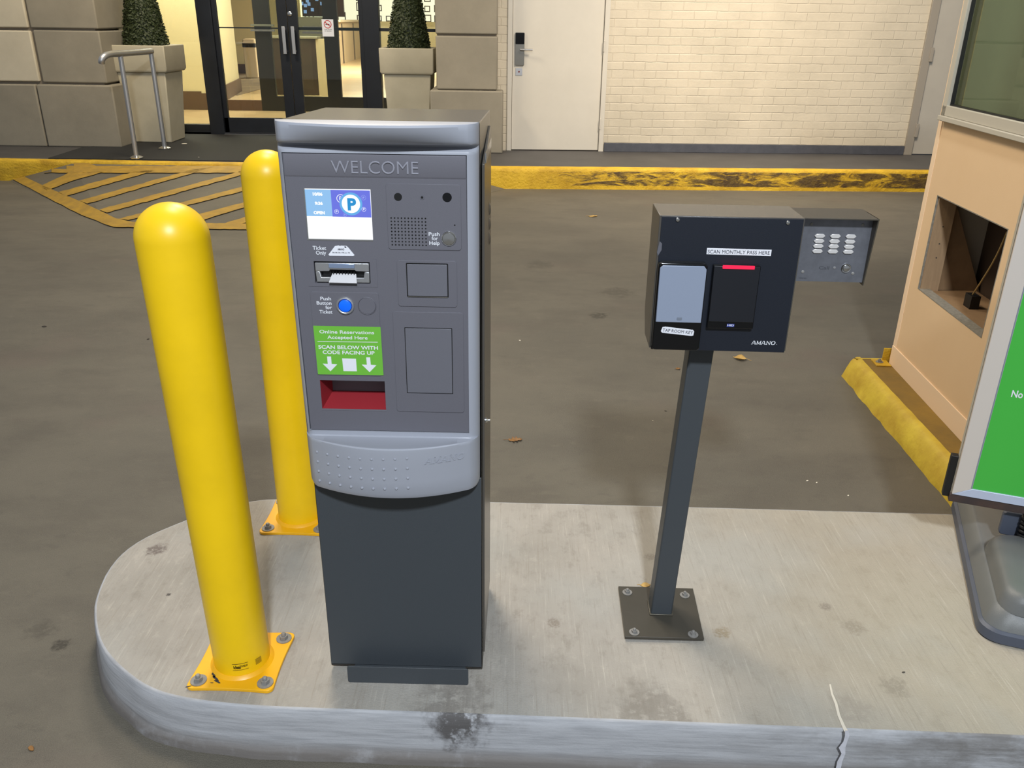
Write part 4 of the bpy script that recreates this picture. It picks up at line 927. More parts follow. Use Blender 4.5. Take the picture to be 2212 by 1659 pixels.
# booth kerb
kp = [PZ(1845, 771, zc), PZ(2043, 986, zc)]
kd = (kp[1]-kp[0]); kd.z = 0; kd.normalize(); kn = Vector((kd.y, -kd.x, 0))
if kn.x > 0: kn = -kn
far = kp[0]; near = far+kd*(far.y-2.56)/abs(kd.y)
b = MB(); n = 40; prof = [(.05, ZS-.004), (.042, -.13), (.030, -.10), (.012, -.06), (.0, zc-.008), (-.012, zc), (-.03, zc+.001)]
rows = []
for d, z in prof:
    rows.append([tuple(far+(near-far)*(i/n)+kn*(d+.012*noise.noise(Vector((i*.5, z*30, 2)))*(1 if z < -.09 else .3))+Vector((0, 0, z-far.z))) for i in range(n+1)])
b.grid(rows)
rows = [[tuple(far+Vector((s_*1.9, .05-.02*s_, 0))*1+Vector((0, -d, z-far.z))) if False else (far.x-.0+s_*1.9, far.y+d+.0, z) for s_ in [k/10 for k in range(11)]] for d, z in prof]
b.grid(rows); struct(b.build('booth_kerb', mat('booth_kerb_yellow', (222, 196, 62), .6, col2=(186, 150, 44), vscale=7, bump=1, bscale=60), angle=70))
b = MB(); b.add([tuple(far-kn*.028+Vector((0, -.02, 0))), (far.x+2.2, far.y-.01, zc), (near.x+2.2, near.y, zc), tuple(near-kn*.028)], [(0, 1, 2, 3)])
struct(b.build('booth_plinth', mat('booth_plinth_yellow', (150, 118, 44), .7, col2=(120, 96, 44), vscale=6, bump=.6, bscale=80), smooth=False))

# ================================================================== SIDEWALK SIGN
S0 = PZ(2055, 1063, .25); wdir = Vector((.939, -.343, 0)); syaw = math.atan2(wdir.y, wdir.x)
bc = S0+wdir*.30; 
SG = thing('sidewalk_sign', 'green poster sign in a silver frame standing on a grey plastic base', 'sign', (bc.x, bc.y, 0), syaw)
SF = Fr(bc.x, bc.y, syaw)
x0 = SF.at(2055, 1063, 0)[0]; SWd = .62; x1 = x0+SWd; sz0 = .25; sz1 = 1.32; fr = .051
b = MB()
b.prism([(x0, sz0), (x0, sz1), (x0+fr, sz1-fr), (x0+fr, sz0+.028)], -.012, 0, 'y'); b.prism([(x1, sz0), (x1, sz1), (x1-fr, sz1-fr), (x1-fr, sz0+.028)], -.012, 0, 'y'); b.prism([(x0, sz1), (x1, sz1), (x1-fr, sz1-fr), (x0+fr, sz1-fr)], -.012, 0, 'y')
fr_o = b.build('frame', 'sign_alu', SG, bevel=.001)
b = MB(); b.prism([(x0+.001, sz0), (x1-.001, sz0), (x1-fr, sz0+.028), (x0+fr, sz0+.028)], -.0125, 0, 'y'); b.build('frame_bottom', 'sign_alu2', SG, bevel=.001)
b = MB(); b.box(x0+fr-.003, x1-fr+.003, -.008, -.001, sz0+.025, sz1-fr+.003); b.build('poster', 'sign_green', SG)
b = MB(); t0 = SF.at(2186, 848, -.0085); hN = .022; b.text('No Vacancy'[:2]+' ', t0[0], t0[0]+.029, t0[1]-.002, -.0085, hN, .0003, .02); b.build('lettering', 'white_label', SG)
b = MB(); b.box(x0+fr-.004, x0+fr-.001, -.0135, -.008, sz0+.03, sz1-fr); b.build('frame_lip', mat('frame_lip', (150, 162, 178), .3, .4), SG)
b = MB(); b.box(x0-.002, x1+.002, .001, .022, sz0-.004, sz1+.002); b.build('back_board', 'booth_frame', SG)
b = MB(); b.box(x0-.022, x0+.006, .006, .03, sz0-.02, sz0+.12); b.build('side_clip', 'black', SG, bevel=.002)
b = MB(); b.box(x0-.004, x1, -.008, .03, sz0-.028, sz0-.002); b.build('bottom_bar', 'rust', SG, bevel=.002)
# base
q0 = SF.loc(PZ(2100, 1348, 0)); q1 = SF.loc(PZ(2055, 1092, 0)); q2_ = SF.loc(PZ(2212, 1389, 0)); q3 = SF.loc(PZ(2125, 1376, 0))
bx0 = (q0.x+q1.x)/2; by0 = (q2_.y+q3.y)/2-.030; by1 = q1.y+.03; bx1 = bx0+.52
def rr(x0, x1, y0, y1, r, n=7):
    out = []
    for cx, cy_, a in ((x1-r, y1-r, 0), (x0+r, y1-r, 90), (x0+r, y0+r, 180), (x1-r, y0+r, 270)):
        for k in range(n): t = math.radians(a+90*k/(n-1)); out.append((cx+r*math.cos(t), cy_+r*math.sin(t)))
    return out
def loft(b, secs):
    n = len(secs[0][0]); vs = [(p[0], p[1], z) for P, z in secs for p in P]
    fs = [(i*n+k, i*n+(k+1) % n, (i+1)*n+(k+1) % n, (i+1)*n+k) for i in range(len(secs)-1) for k in range(n)]
    fs += [tuple(range(n))[::-1], tuple((len(secs)-1)*n+k for k in range(n))]; b.add(vs, fs)
def ins(d, r=.06): return rr(bx0+d, bx1-d, by0+d, by1-d, max(r-d*.3, .012))
b = MB(); loft(b, [(ins(.006), 0), (ins(0), .006), (ins(.002), .034), (ins(.010), .040)]); b.build('base_skirt', 'sign_skirt', SG, angle=30)
b = MB(); loft(b, [(ins(.010), .036), (ins(.016), .052), (ins(.034), .085), (ins(.042), .090)]); bb = b.build('base', 'sign_base', SG, angle=50)
def ins2(d): return rr(bx0+.040+d, bx1-.04-d, by0+.030+d, by0+.40-d, .055)
b = MB(); loft(b, [(ins2(0), .086), (ins2(.005), .115), (ins2(.012), .132), (ins2(.024), .142), (ins2(.05), .145)]); b.build('ballast_tank', 'sign_base', bb, angle=60)
for sx in (-.07, .14):
    b = MB(); n = 90; cx = sx; b.tube([(cx+.020*math.cos(2*math.pi*8*t/n), .012+.020*math.sin(2*math.pi*8*t/n), .105+.115*t/n) for t in range(n+1)], .0055, 8); b.cyl((cx, .012, .088), .03, .014, 'z', 20); b.build('spring', 'black', SG)
b = MB(); b.rrect(-.14, -.04, .12, .20, .028, .045, .012); b.build('spring_bracket', 'sign_skirt', SG, bevel=.003)

# ================================================================== BUILDING
# brick wall and its doors
P1 = PZ(1105, 325, ZW); P2 = PZ(1950, 334, ZW); wv = (P2-P1); wv.z = 0; wv.normalize(); wyaw = math.atan2(wv.y, wv.x)
WF = Fr(P1.x, P1.y, wyaw, 0)
def wa(px, py, v=0): return WF.at(px, py, v)
def wobj(name, **kw): pass
def at_wall(o): o.location = (P1.x, P1.y, 0); o.rotation_euler = (0, 0, wyaw); return o
xd0 = wa(1104, 325)[0]; xd1 = wa(1292, 325)[0]; xf = wa(1302, 325)[0]; xr0 = wa(1950, 332)[0]
DH = 2.25; WH = 3.6
b = MB()
b.box(-.35, xd0-.05, 0, .2, ZW, WH); b.box(xf, xr0, 0, .2, ZW, WH); b.box(xd0-.05, xf, 0, .2, DH+.06, WH); b.box(xr0, 9, 0, .2, DH+.06, WH)
struct(at_wall(b.build('wall_back', 'brick', smooth=False)))
b = MB(); zbb = wa(1500, 311, -.02)[1]; b.box(xf+.01, xr0, -.022, 0, ZW, zbb); struct(at_wall(b.build('baseboard_back', 'baseboard', bevel=.004)))
# white door
b = MB(); b.box(xd0-.055, xd0, -.02, .1, ZW, DH+.05); b.box(xd1, xf, -.02, .1, ZW, DH+.05); b.box(xd0-.05, xf, -.02, .1, DH, DH+.05); d2f = struct(at_wall(b.build('trim_3', 'door_white', bevel=.003)))
b = MB(); b.box(xd0+.004, xd1-.004, .012, .055, ZW+.012, DH-.003); d2 = struct(at_wall(b.build('door_2', 'door_white', bevel=.002)))
b = MB(); b.box(xd0, xd1, .02, .05, ZW, ZW+.012); b.build('threshold', 'crack', d2)
l0 = wa(1113.5, 70, .01); l1 = wa(1132, 141, .01); lm = wa(1120, 95, .01)[1]
b = MB(); b.rrect(l0[0], l1[0], l1[1], l0[1], -.012, .012, .008); lk = b.build('lock', mat('lock_steel', (130, 128, 122), .35, .8), d2, bevel=.002)
b = MB(); b.rrect(l0[0]+.002, l1[0]-.002, lm, l0[1]-.003, -.018, -.012, .008); b.build('card_slot', 'black_gloss', lk)
hz = wa(1120, 107, -.05)[1]; hx = (l0[0]+l1[0])/2+.01
b = MB(); b.tube([(hx, -.012, hz), (hx, -.05, hz), (hx+.03, -.058, hz), (hx+.14, -.06, hz)], .010, 12); b.build('lever', 'brushed', lk)
p0 = wa(1114, 147, .01); p1 = wa(1128, 163, .01); b = MB(); b.box(p0[0], p1[0], .006, .012, p1[1], p0[1]); kp_ = b.build('key_plate', 'brushed', d2)
b = MB(); b.cyl(((p0[0]+p1[0])/2, .004, (p0[1]+p1[1])/2), .010, .004, 'y', 12); b.build('keyhole', mat('keyhole_red', (120, 40, 36), .5), kp_)
for y in (100, 268): q = wa(1300-(y-100)*.04, y, -.02); b = MB(); b.cyl((xd1+.004, -.026, q[1]-.06), .008, .12, 'z', 10); b.build('hinge', 'door_white', d2)
# right-hand cream door
b = MB(); b.box(xr0, xr0+.10, -.03, .1, ZW, DH+.05); b.box(xr0+.1, xr0+1.3, -.03, .1, DH, DH+.05); b.box(xr0+1.3, xr0+1.4, -.03, .1, ZW, DH+.05); struct(at_wall(b.build('trim_4', 'frame_grey', bevel=.003)))
b = MB(); b.box(xr0+.105, xr0+1.295, .0, .05, ZW+.01, DH-.004); d3 = struct(at_wall(b.build('door_3', 'door_grey', bevel=.002)))
for y in (118, 282): q = WF.at(2003-(y-118)*.21, y, -.03); b = MB(); b.box(xr0+.085, xr0+.125, -.042, -.006, q[1]-.08, q[1]+.08); b.build('hinge', 'frame_grey', d3, bevel=.003)
b = MB(); b.box(xr0+1.4, 9, -.03, .1, ZW, DH+.06); struct(at_wall(b.build('wall_right', 'brick', smooth=False)))
# right quoined pier
def pier(name, blocks, mt, jm=None, joint='quoin_joint'):
    b = MB()
    for (x0, x1, y0, y1, z0, z1) in blocks: b.box(x0, x1, y0, y1, z0, z1)
    o = struct(b.build(name, mt, bevel=.016, seg=3)); return o
yq = 10.58
pier('pier_right', [(-1.02, -.155, yq-.06, 12.0, ZW, .795), (-.945, -.225, yq, 12.0, .803, 1.392), (-.945, -.225, yq, 12.0, 1.412, 2.0), (-.945, -.225, yq, 12.0, 2.02, 2.6)], 'quoin')
b = MB(); b.box(-.93, -.24, yq+.03, 11.98, ZW, 2.6); struct(b.build('pier_right_joints', 'quoin_joint'))
yl = 10.62
pier('pier_left', [(-5.70, -4.80, yl-.05, 11.3, ZW, .795), (-9.5, -5.715, yl-.05, 11.3, ZW, .795), (-5.64, -4.87, yl, 11.3, .815, 1.392), (-5.66, -4.87, yl, 11.3, 1.412, 2.0), (-5.66, -4.87, yl, 11.3, 2.02, 2.6)], 'quoin')
pier('wall_left', [(-9.5, -5.67, yl-.012, 11.3, .825, 1.385), (-9.5, -5.68, yl-.012, 11.3, 1.415, 2.0), (-9.5, -5.68, yl-.012, 11.3, 2.02, 2.6)], 'quoin_cream')
b = MB(); b.box(-9.5, -4.92, yl+.03, 11.28, ZW, 2.6); struct(b.build('pier_left_joints', 'quoin_joint'))
b = MB(); b.box(-9.5, -5.1, 11.3, 12.0, ZW, 2.6); struct(b.build('wall_left_return', 'quoin'))
# entrance storefront
yS = 11.96
def sx(px, py): return PY(px, py, yS)
jl0, jl1 = -4.17, -3.975; st0, st1, stm = -3.13, -2.865, -3.0; jr0, jr1 = -2.01, -1.80
b = MB()
b.box(-5.3, -.93, yS, yS+.12, ZW, ZW+.03)
b.box(-5.3, jl0, yS, yS+.10, ZW, ZW+.13); b.box(jr1, -.93, yS, yS+.10, ZW, ZW+.13); b.box(jl0, jl1, yS-.02, yS+.12, ZW, 2.6); b.box(jr0, jr1, yS-.02, yS+.12, ZW, 2.6); b.box(-5.3, -5.22, yS, yS+.1, ZW, 2.6); b.box(-1.0, -.93, yS, yS+.1, ZW, 2.6); b.box(-5.3, -.93, yS, yS+.1, 2.45, 2.6)
struct(b.build('trim_5', 'alu_black', bevel=.004))
b = MB(); b.box(jl1, jr0, yS-.05, yS+.02, ZW, ZW+.012); struct(b.build('trim_6', 'brushed'))
def leaf(name, x0, x1):
    b = MB(); sw = .105
    b.box(x0, x0+sw*.55 if x0 == jl1 else x0+.13, yS+.02, yS+.075, ZW+.015, 2.44)
    b.box(x1-.13 if x0 == jl1 else x1-sw*.55, x1, yS+.02, yS+.075, ZW+.015, 2.44)
    b.box(x0, x1, yS+.02, yS+.075, ZW+.015, ZW+.22); b.box(x0, x1, yS+.02, yS+.075, 2.33, 2.44)
    d = struct(b.build(name, 'alu_black', bevel=.003))
    b = MB(); b.box(x0+.03, x1-.03, yS+.045, yS+.052, ZW+.2, 2.35); b.build('pane', 'glass', d)
    return d
dl = leaf('door_1', jl1, stm-.003); dr = leaf('door_4', stm+.003, jr0)
for d, px in ((dl, 614), (dr, 634)):
    a = PY(px-2.5, 57, yS-.06); c_ = PY(px+2, 117, yS-.06); b = MB(); b.box(a.x-.022, a.x+.022, yS-.075, yS-.060, c_.z, a.z); b.box(a.x-.012, a.x+.012, yS-.06, yS+.02, c_.z+.02, c_.z+.05); b.box(a.x-.012, a.x+.012, yS-.06, yS+.02, a.z-.05, a.z-.02); b.build('pull_handle', 'brushed', d, bevel=.003)
q = PY(625, 30, yS); b = MB(); b.lathe([(.030, .0), (.030, -.010), (.022, -.014), (.0005, -.014)], (q.x, yS+.02, q.z), 20, 'y'); b.build('lock_cylinder', 'chrome', dl)
z_ = PY(520, 60, yS+.05).z; b = MB(); b.box(jl1+.04, stm-.1, yS+.09, yS+.11, z_-.008, z_+.008); b.build('push_bar', 'alu_black', dl)
z_ = PY(740, 63, yS+.05).z; b = MB(); b.box(stm+.1, jr0-.03, yS+.09, yS+.12, z_-.018, z_+.018); b.build('push_bar', 'alu_black', dr)
for nm, x0, x1 in (('window_1', -5.24, jl0), ('window_2', jr1, -.98)):
    b = MB(); b.box(x0, x1, yS+.045, yS+.052, ZW+.12, 2.46); struct(b.build(nm, 'glass'))
b = MB(); b.box(jr1, -.98, yS+.03, yS+.07, z_-.02, z_+.02); struct(b.build('trim_7', 'alu_black'))
# no-smoking notice on the right leaf
a = PY(694.5, 41.5, yS+.043); c_ = PY(722, 79, yS+.043)
n1 = thing('no_smoking_sign', 'small white no smoking notice stuck on the entrance door glass', 'sign', ((a.x+c_.x)/2, yS+.044, (a.z+c_.z)/2))
hw, hh = (c_.x-a.x)/2, (a.z-c_.z)/2
b = MB(); b.box(-hw, hw, -.002, 0, -hh, hh); b.build('notice', 'white_label', n1)
b = MB(); n = 28
for k in range(n):
    t0, t1 = 2*math.pi*k/n, 2*math.pi*(k+1)/n; b.add([(r_*math.cos(t), -.0025, hh*.42+r_*math.sin(t)) for r_, t in ((.050, t0), (.050, t1), (.041, t1), (.041, t0))], [(0, 1, 2, 3)])
T = Matrix.Translation((0, -.0026, hh*.42)) @ Matrix.Rotation(math.radians(38), 4, 'Y'); b.box(-.044, .044, -.0003, 0, -.005, .005, T); b.build('prohibition_ring', mat('sign_red', (190, 40, 40), .5), n1)
b = MB(); b.box(-.028, .024, -.0023, -.002, hh*.42-.006, hh*.42+.004); b.text('THANK YOU FOR', -.05, .05, -hh*.18, -.002, .012, .0003, .02); b.text('NOT SMOKING', -.045, .045, -hh*.36, -.002, .012, .0003, .02); b.build('lettering', 'ink', n1)

# ------------------------------------------------------------------ lobby seen through the glass
b = MB(); b.add([(-16, yS, ZW-.001), (3, yS, ZW-.001), (3, 40, ZW-.001), (-16, 40, ZW-.001)], [(0, 1, 2, 3)]); struct(b.build('floor', 'tile', smooth=False))
b = MB(); b.box(-16, 3, yS+.15, 40, 3.9, 4.0); struct(b.build('ceiling', 'yellow_wall', smooth=False))
b = MB(); b.box(-16, -5.3, 12.0, 12.1, ZW, 4); b.box(-16, 3, 12.0, 12.1, 2.62, 4); b.box(-.9, 3, 12.0, 12.1, ZW, 4); struct(b.build('wall_front', 'yellow_wall', smooth=False))
wa0 = PZ(360, 241, ZW); wa1 = PZ(452, 241, ZW)
yA = 15.25
b = MB(); b.box(-9, -5.42, yA, yA+.15, ZW, 3.9); struct(b.build('wall_lobby_left', 'yellow_wall', smooth=False))
b = MB(); b.box(-9, -5.40, yA-.02, yA, ZW, ZW+.30); struct(b.build('baseboard_lobby', 'brown_base'))
b = MB(); b.prism([(-5.42, yA), (-5.30, yA), (-5.95, 19.2), (-6.07, 19.2)], ZW, 3.9); struct(b.build('wall_lobby_side', 'yellow_wall', smooth=False))
b = MB(); b.prism([(-5.40, yA-.02), (-5.27, yA-.02), (-5.92, 19.22), (-6.07, 19.22)], ZW, ZW+.27); struct(b.build('baseboard_side', 'brown_base', smooth=False))
b = MB(); b.box(-16, -6.0, 25.5, 25.7, ZW, 3.9); struct(b.build('wall_lobby_back', 'yellow_wall')); b = MB(); b.box(-16, -6.0, 25.45, 25.5, ZW, ZW+.25); struct(b.build('baseboard_lobby_back', 'brown_base'))
b = MB(); b.box(-10, -5.7, 18.2, 25.4, ZW-.001, ZW+.006); cp = b.build('carpet', 'carpet', smooth=False); cp['label'] = 'patterned brown carpet inside the lobby behind the glass doors'; cp['category'] = 'carpet'
b = MB(); b.box(-4.6, -3.05, 12.3, 13.5, ZW-.001, ZW+.01); cp = b.build('doormat', mat('doormat_brown', (124, 90, 66), .9), smooth=False); cp['label'] = 'brown doormat just inside the entrance doors'; cp['category'] = 'mat'
# inner pair of doors
yI = 15.2
def ip_(px, py): return PY(px, py, yI)
a0, a1 = ip_(567, 238), ip_(600, 238); c0_, c1_ = ip_(709, 213), ip_(739, 213); fl = ip_(482, 236); fr2 = ip_(800, 238)
b = MB(); b.box(fl.x-.05, a0.x, yI, yI+.08, ZW, ZW+.17); struct(b.build('trim_8', 'brown_base'))
b = MB(); b.box(a0.x, a1.x, yI, yI+.08, ZW, 3.0); b.box(a1.x, c0_.x, yI, yI+.08, ZW, ZW+.24); b.box(c0_.x, c1_.x, yI, yI+.08, ZW, 3.0); b.box(c1_.x, c1_.x+1.6, yI, yI+.08, ZW, ZW+.24); struct(b.build('door_5', mat('inner_door_frame', (20, 20, 20), .4)))
b = MB(); b.box(a1.x, c0_.x, yI+.03, yI+.04, ZW+.2, 3.0); struct(b.build('window_3', 'glass'))
for k, (xa, xb, yy) in enumerate(((543, 593, 52), (543, 595, 63), (655, 700, 57), (655, 700, 68))):
    q0, q1 = ip_(xa, yy), ip_(xb, yy+5); b = MB(); b.box(q0.x, q1.x, yI-.06, yI-.02, q1.z, q0.z); pbx = b.build('panic_bar', mat('panic_bar', (128, 132, 122), .35, .5)) if k == 0 else b.build('panic_bar', 'steel_plate'); pbx['label'] = ['upper bar of the left panic handle on the inner doors', 'lower bar of the left panic handle on the inner doors', 'upper bar of the right panic handle on the inner doors', 'lower bar of the right panic handle on the inner doors'][k]; pbx['category'] = 'door bar'
# bin, desk, counters, lit shelves
q = PZ(541, 170, ZW)
tb = thing('litter_bin', 'pale square litter bin with a dark band standing on the lobby carpet', 'litter bin', (q.x, q.y+.3, ZW+.007))
hb_ = PY(540, 84, q.y).z-ZW; wb = (PY(552, 120, q.y).x-PY(526, 120, q.y).x)/2
b = MB(); b.prism([(-wb, -wb), (wb, -wb), (wb, wb), (-wb, wb)], 0, hb_*.80); b.build('bin_body', 'wood_light', tb, bevel=.02)
b = MB(); b.box(-wb*1.05, wb*1.05, -wb*1.05, wb*1.05, hb_*.78, hb_*.88); b.build('bin_opening', 'black', tb)
b = MB(); loft(b, [(rr(-wb*1.1, wb*1.1, -wb*1.1, wb*1.1, .05), hb_*.88), (rr(-wb, wb, -wb, wb, .05), hb_*.97), (rr(-wb*.6, wb*.6, -wb*.6, wb*.6, .05), hb_)]); b.build('bin_lid', 'wood_light', tb)
yd = 18.5; d0, d1 = PY(590, 205, yd), PY(690, 205, yd); dt = PY(640, 78, yd).z
tb = thing('reception_desk', 'dark wood reception desk behind the inner glass doors', 'desk', ((d0.x+d1.x)/2, yd, ZW)); dx = (d1.x-d0.x)/2
b = MB(); b.box(-dx, dx, 0, .6, 0, dt-ZW-.05); b.build('desk_front', 'wood_dark', tb, bevel=.01); b = MB(); b.box(-dx-.05, dx+.05, -.04, .65, dt-ZW-.05, dt-ZW); b.build('desk_top', mat('desk_top', (150, 140, 120), .4), tb, bevel=.01)
b = MB(); b.box(dx, dx+.18, .0, .6, 0, dt-ZW-.05); b.build('end_panel', 'wood_light', tb)
lt = thing('desk_screen', 'dark low screen standing on the reception desk', 'screen', (d1.x+.15-dx, yd+.3, dt)); b = MB(); b.box(-.15, .75, 0, .08, 0, .36); b.build('screen_board', mat('desk_screen', (86, 80, 66), .5), lt)
cA, cB = PZ(736, 139, ZW), PZ(786, 122, ZW); cA2 = PZ(702, 154, ZW)
for k, (A, B2, lab) in enumerate(((cA2, cA2.lerp(cA, .9), 'pale lobby counter panel just right of the dark desk'), (cA, cB, 'long pale lobby counter receding to the right behind the door glass'))):
    d = (B2-A); Ln = d.length; t = thing('lobby_counter', lab, 'counter', tuple(A), math.atan2(d.y, d.x)); b = MB(); b.box(0, Ln, 0, .3, 0, 1.35); b.build('counter_body', 'wood_light', t)
    b = MB(); b.box(0, Ln, -.08, .32, 1.35, 1.42); b.build('counter_top', mat('counter_top', (222, 206, 176), .4), t)
    for f_ in (.1, .55): b = MB(); b.box(Ln*f_, Ln*f_+.18, -.02, 0, .0, 1.3); b.build('dark_strip', 'wood_dark', t)
yb = 38.0; e0 = PY(645, 30, yb); e1 = PY(960, 34, yb)
t = thing('lit_shelf_wall', 'brightly lit display wall with a lattice of dark squares at the back of the lobby', 'display wall', ((e0.x+e1.x)/2, yb, 0)); hw = (e1.x-e0.x)/2; z0_ = 1.45
b = MB(); b.box(-hw, hw, .1, .15, z0_, 3.85); b.build('light_panel', 'lit', t)
b = MB(); k = 0
x = -hw
while x < hw:
    z = z0_
    while z < 3.8:
        if random.random() < .8:
            s_ = random.uniform(.16, .3)
            for (xa, xb, za, zb2) in ((x, x+s_, z, z+.035), (x, x+s_, z+s_, z+s_+.035), (x, x+.035, z, z+s_), (x+s_, x+s_+.035, z, z+s_+.035)): b.box(xa, xb, 0, .06, za, zb2)
        z += .38
    x += .40
b.build('lattice', mat('lattice_dark', (70, 56, 44), .5), t)
b = MB(); b.box(-hw, -hw+1.9, -.1, .05, 1.6, 2.9); b.build('dark_cabinet', 'wood_dark', t)
b = MB()
for _ in range(26): x = random.uniform(-hw+.1, -hw+1.75); z = random.uniform(1.65, 2.75); b.box(x, x+.12, -.13, -.1, z, z+.13)
b.build('lit_boxes', 'lit_blue', t)
b = MB(); b.box(-14, 3, 39, 39.1, ZW, 3.9); struct(b.build('wall_lobby_far', 'yellow_wall'))

# ================================================================== OUTSIDE FURNITURE BY THE ENTRANCE
b = MB(); mp = [PZ(105, 344, ZW), PZ(165, 319, ZW)]
b.prism([(-5.22, 9.63), (-1.05, 9.61), (-1.05, 11.9), (-4.85, 11.9), (-4.78, 10.9), (-5.25, 10.5)], ZW+.001, ZW+.010); o = b.build('door_mat', 'mat_black', smooth=False); o['label'] = 'wide black rubber mat on the pavement before the entrance'; o['category'] = 'mat'
def potted(loc, label, w1, w2, rz=0, seed=1, h=1.145):
    t = thing('potted_topiary', label, 'potted plant', loc, rz, 'potted topiary cones by the entrance')
    hc = h*.73
    def sq(w_, z): return ([(-w_, -w_), (w_, -w_), (w_, w_), (-w_, w_)], z)
    b = MB(); loft(b, [sq(w2, 0), sq(w1*.88, hc)]); b.build('pot_body', 'planter', t, bevel=.012)
    b = MB(); loft(b, [sq(w1*.95, hc), sq(w1, hc+.03), sq(w1*1.01, h), sq(w1*.90, h), sq(w1*.86, h-.05)]); b.build('pot_collar', 'planter', t, bevel=.010)
    b = MB(); b.box(-w1*.85, w1*.85, -w1*.85, w1*.85, h-.07, h-.045); b.build('soil', 'soil', t)
    rnd = random.Random(seed); b = MB(); z0 = h-.04; z1 = h+1.45; r0 = w1*.80
    b.lathe([(r0*.92, z0), (r0*.5, (z0+z1)/2), (.02, z1-.03)], seg=20)
    for _ in range(5200):
        f = 1-math.sqrt(rnd.random()); z = z0+(z1-z0)*f; r = r0*(1-f*.94)*rnd.uniform(.93, 1.06); a = rnd.uniform(0, 2*math.pi)
        c = Vector((r*math.cos(a), r*math.sin(a), z)); nx = Vector((math.cos(a), math.sin(a), .4)).normalized()
        t1 = Vector((rnd.uniform(-1, 1), rnd.uniform(-1, 1), rnd.uniform(-1, 1))).normalized(); t2 = (nx+t1*.8).cross(t1).normalized(); l = rnd.uniform(.014, .026)
        b.add([c-t1*l, c-t2*l*.5, c+t1*l, c+t2*l*.5], [(0, 1, 2, 3)])
    b.build('foliage', 'leaf_dark', t, smooth=False)
    return t
potted((-4.585, 11.235, ZW+.010), 'cone topiary in a tall cream planter behind the handrail', .335, .235, 0, 1)
potted((-1.37, 11.55, ZW+.010), 'cone topiary in a cream planter beside the right pier, right of the glass doors', .335, .25, 0, 2)
# handrail
hA = PZ(295, 340, ZW+.02); hB = PZ(356, 320, ZW+.02)
HR = thing('handrail', 'short steel handrail on two posts beside the left planter', 'handrail', tuple((hA+hB)/2-Vector((0, 0, .01))))
c_ = (hA+hB)/2; A = hA-c_; B2 = hB-c_; zt_ = 1.175-ZW
for P in (A, B2):
    b = MB(); b.cyl((P.x, P.y, 0.01), .026, zt_-.02, 'z', 18); po = b.build('rail_post', 'brushed', HR)
    b = MB(); b.lathe([(.072, 0), (.072, .010), (.05, .022), (.03, .030), (.026, .03)], (P.x, P.y, .003), 28); b.build('flange', 'chrome', po)
hd_ = (A-B2); hd_.z = 0; hd_.normalize()
E = [B2+Vector((0, .02, zt_)), B2*.5+A*.5+Vector((0, 0, zt_)), A+Vector((0, 0, zt_)), A+hd_*.20+Vector((0, 0, zt_+.005)), A+hd_*.32+Vector((-.01, 0, zt_-.01)), A+hd_*.36+Vector((-.03, 0, zt_-.045)), A+hd_*.35+Vector((-.04, 0, zt_-.08))]
b = MB(); b.tube([tuple(p) for p in smooth_loop(E, 2)], .033, 16); b.build('grab_rail', 'brushed', HR)

# ================================================================== LEAVES AND LITTER
tree2 = bvh([street])
def leaf_obj(px, py, s_, mt, label, kind, rz, curl=.4, z=ZS):
    P = PZ(px, py, z+.004); n = 9; b = MB()
    if kind == 'oak': prof = [(0, .06), (.12, .22), (.2, .10), (.36, .42), (.45, .18), (.6, .38), (.7, .14), (.85, .2), (1, .01)]
    else: prof = [(0, .03), (.12, .2), (.28, .36), (.45, .42), (.62, .36), (.8, .2), (.92, .08), (1, .01)]
    rows = []
    for f, w_ in prof:
        row = []
        for k in range(-3, 4):
            t = k/3; row.append(((f-.5)*s_, t*w_*s_, .002+s_*curl*(.45*(t*w_)**2*3+.5*(f-.5)**2)+s_*.05*math.sin(7*f+3*t)*.6))
        rows.append(row)
    b.grid(rows); b.tube([(-.5*s_, 0, .002+s_*curl*.12), (-.66*s_, .02*s_, .006), (-.85*s_, .09*s_, .004)], .0012, 6)
    lowest = min(v.co.z for v in b.bm.verts)
    for v in b.bm.verts: v.co.z -= lowest
    o = b.build('fallen_leaf', mt, angle=80); o.location = (P.x, P.y, z+.001); o.rotation_euler = (0, 0, rz)
    o['label'] = label; o['category'] = 'leaf'; o['group'] = 'fallen leaves on the ground'
    sm = o.modifiers.new('solid', 'SOLIDIFY'); sm.thickness = .0008
    return o
leaf_obj(1113, 950, .062, 'leaf_brown', 'brown fallen leaf on the road just right of the ticket machine', 'oak', .1, .5)
leaf_obj(1598, 775, .075, 'leaf_yellow', 'curled tan leaf on the road right of the post, under the navy box', 'beech', -.35+math.pi*1, .9)
leaf_obj(1281, 467, .085, 'leaf_yellow', 'yellow lobed leaf far up the road between machine and reader box', 'oak', .2, .3)
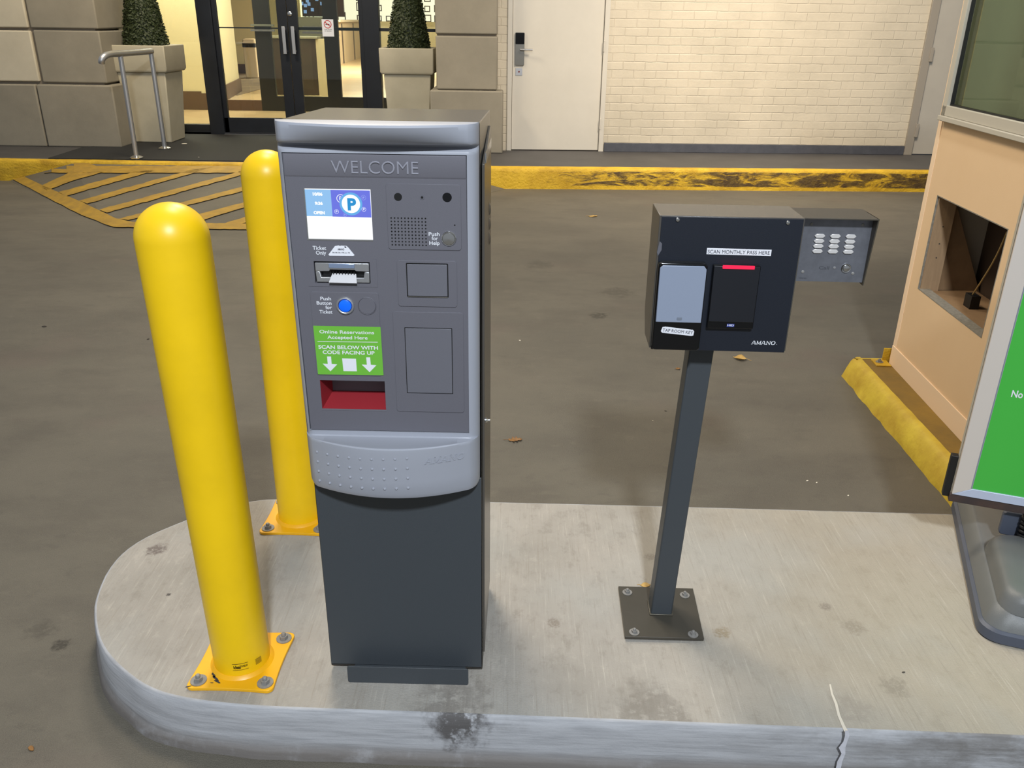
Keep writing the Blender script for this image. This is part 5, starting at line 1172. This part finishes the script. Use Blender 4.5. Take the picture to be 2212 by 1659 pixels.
leaf_obj(1465, 796, .028, 'leaf_brown', 'small brown leaf scrap on the road left of the post', 'beech', .5, .6)
leaf_obj(1395, 1263, .030, 'leaf_yellow', 'small yellow leaf poking out behind the base plate of the post', 'beech', .1, .2, z=0)
leaf_obj(1568, 409, .07, 'leaf_yellow', 'pale leaf lying close to the yellow kerb, above the reader box', 'beech', .1, .3)
leaf_obj(1072, 404, .06, 'leaf_yellow', 'pale leaf at the foot of the yellow kerb beside the ticket machine', 'oak', .8, .3)
def scrap(px, py, s_, mt, label, z=ZS):
    P = PZ(px, py, z); b = MB(); rnd = random.Random(int(px)); n = 7
    b.prism([(s_*rnd.uniform(.5, 1)*math.cos(2*math.pi*k/n), s_*.6*rnd.uniform(.5, 1)*math.sin(2*math.pi*k/n)) for k in range(n)], 0, s_*.25)
    o = b.build('litter_scrap', mt, bevel=s_*.06); o.location = (P.x, P.y, z+.0005); o.rotation_euler = (0, 0, rnd.uniform(0, 3)); o['label'] = label; o['category'] = 'litter'; o['group'] = 'scraps of litter on the ground'
scrap(1123, 736, .010, 'litter', 'pale scrap on the road right of the ticket machine')
scrap(1438, 888, .007, 'crack', 'dark speck on the road left of the reader post')
scrap(398, 311, .035, 'litter', 'pale crumpled scrap on the mat beside the left planter', ZW+.010)
scrap(429, 340, .016, 'litter', 'tiny pale scrap on the black mat, nearer the kerb', ZW+.010)
scrap(68, 1618, .013, 'leaf_brown', 'small brown scrap on the road at the lower left')
scrap(96, 706, .020, 'crack', 'dark flat scrap on the road at the left, level with the near bollard')
scrap(320, 733, .014, 'crack', 'dark flat scrap on the road just left of the near bollard')
scrap(1744, 1039, .008, 'litter', 'pale sliver on the road right of the reader post, leftmost of three together')
scrap(1764, 1043, .007, 'litter', 'pale sliver on the road right of the reader post, middle one of three together')
scrap(1832, 1071, .007, 'litter', 'pale sliver on the road just behind the island edge, nearest the sign')
scrap(1952, 1453, .006, 'crack', 'tiny dark splinter on the concrete island right of the sealed crack', 0)
scrap(1410, 909, .005, 'litter', 'tiny pale speck on the road left of the post, halfway up')
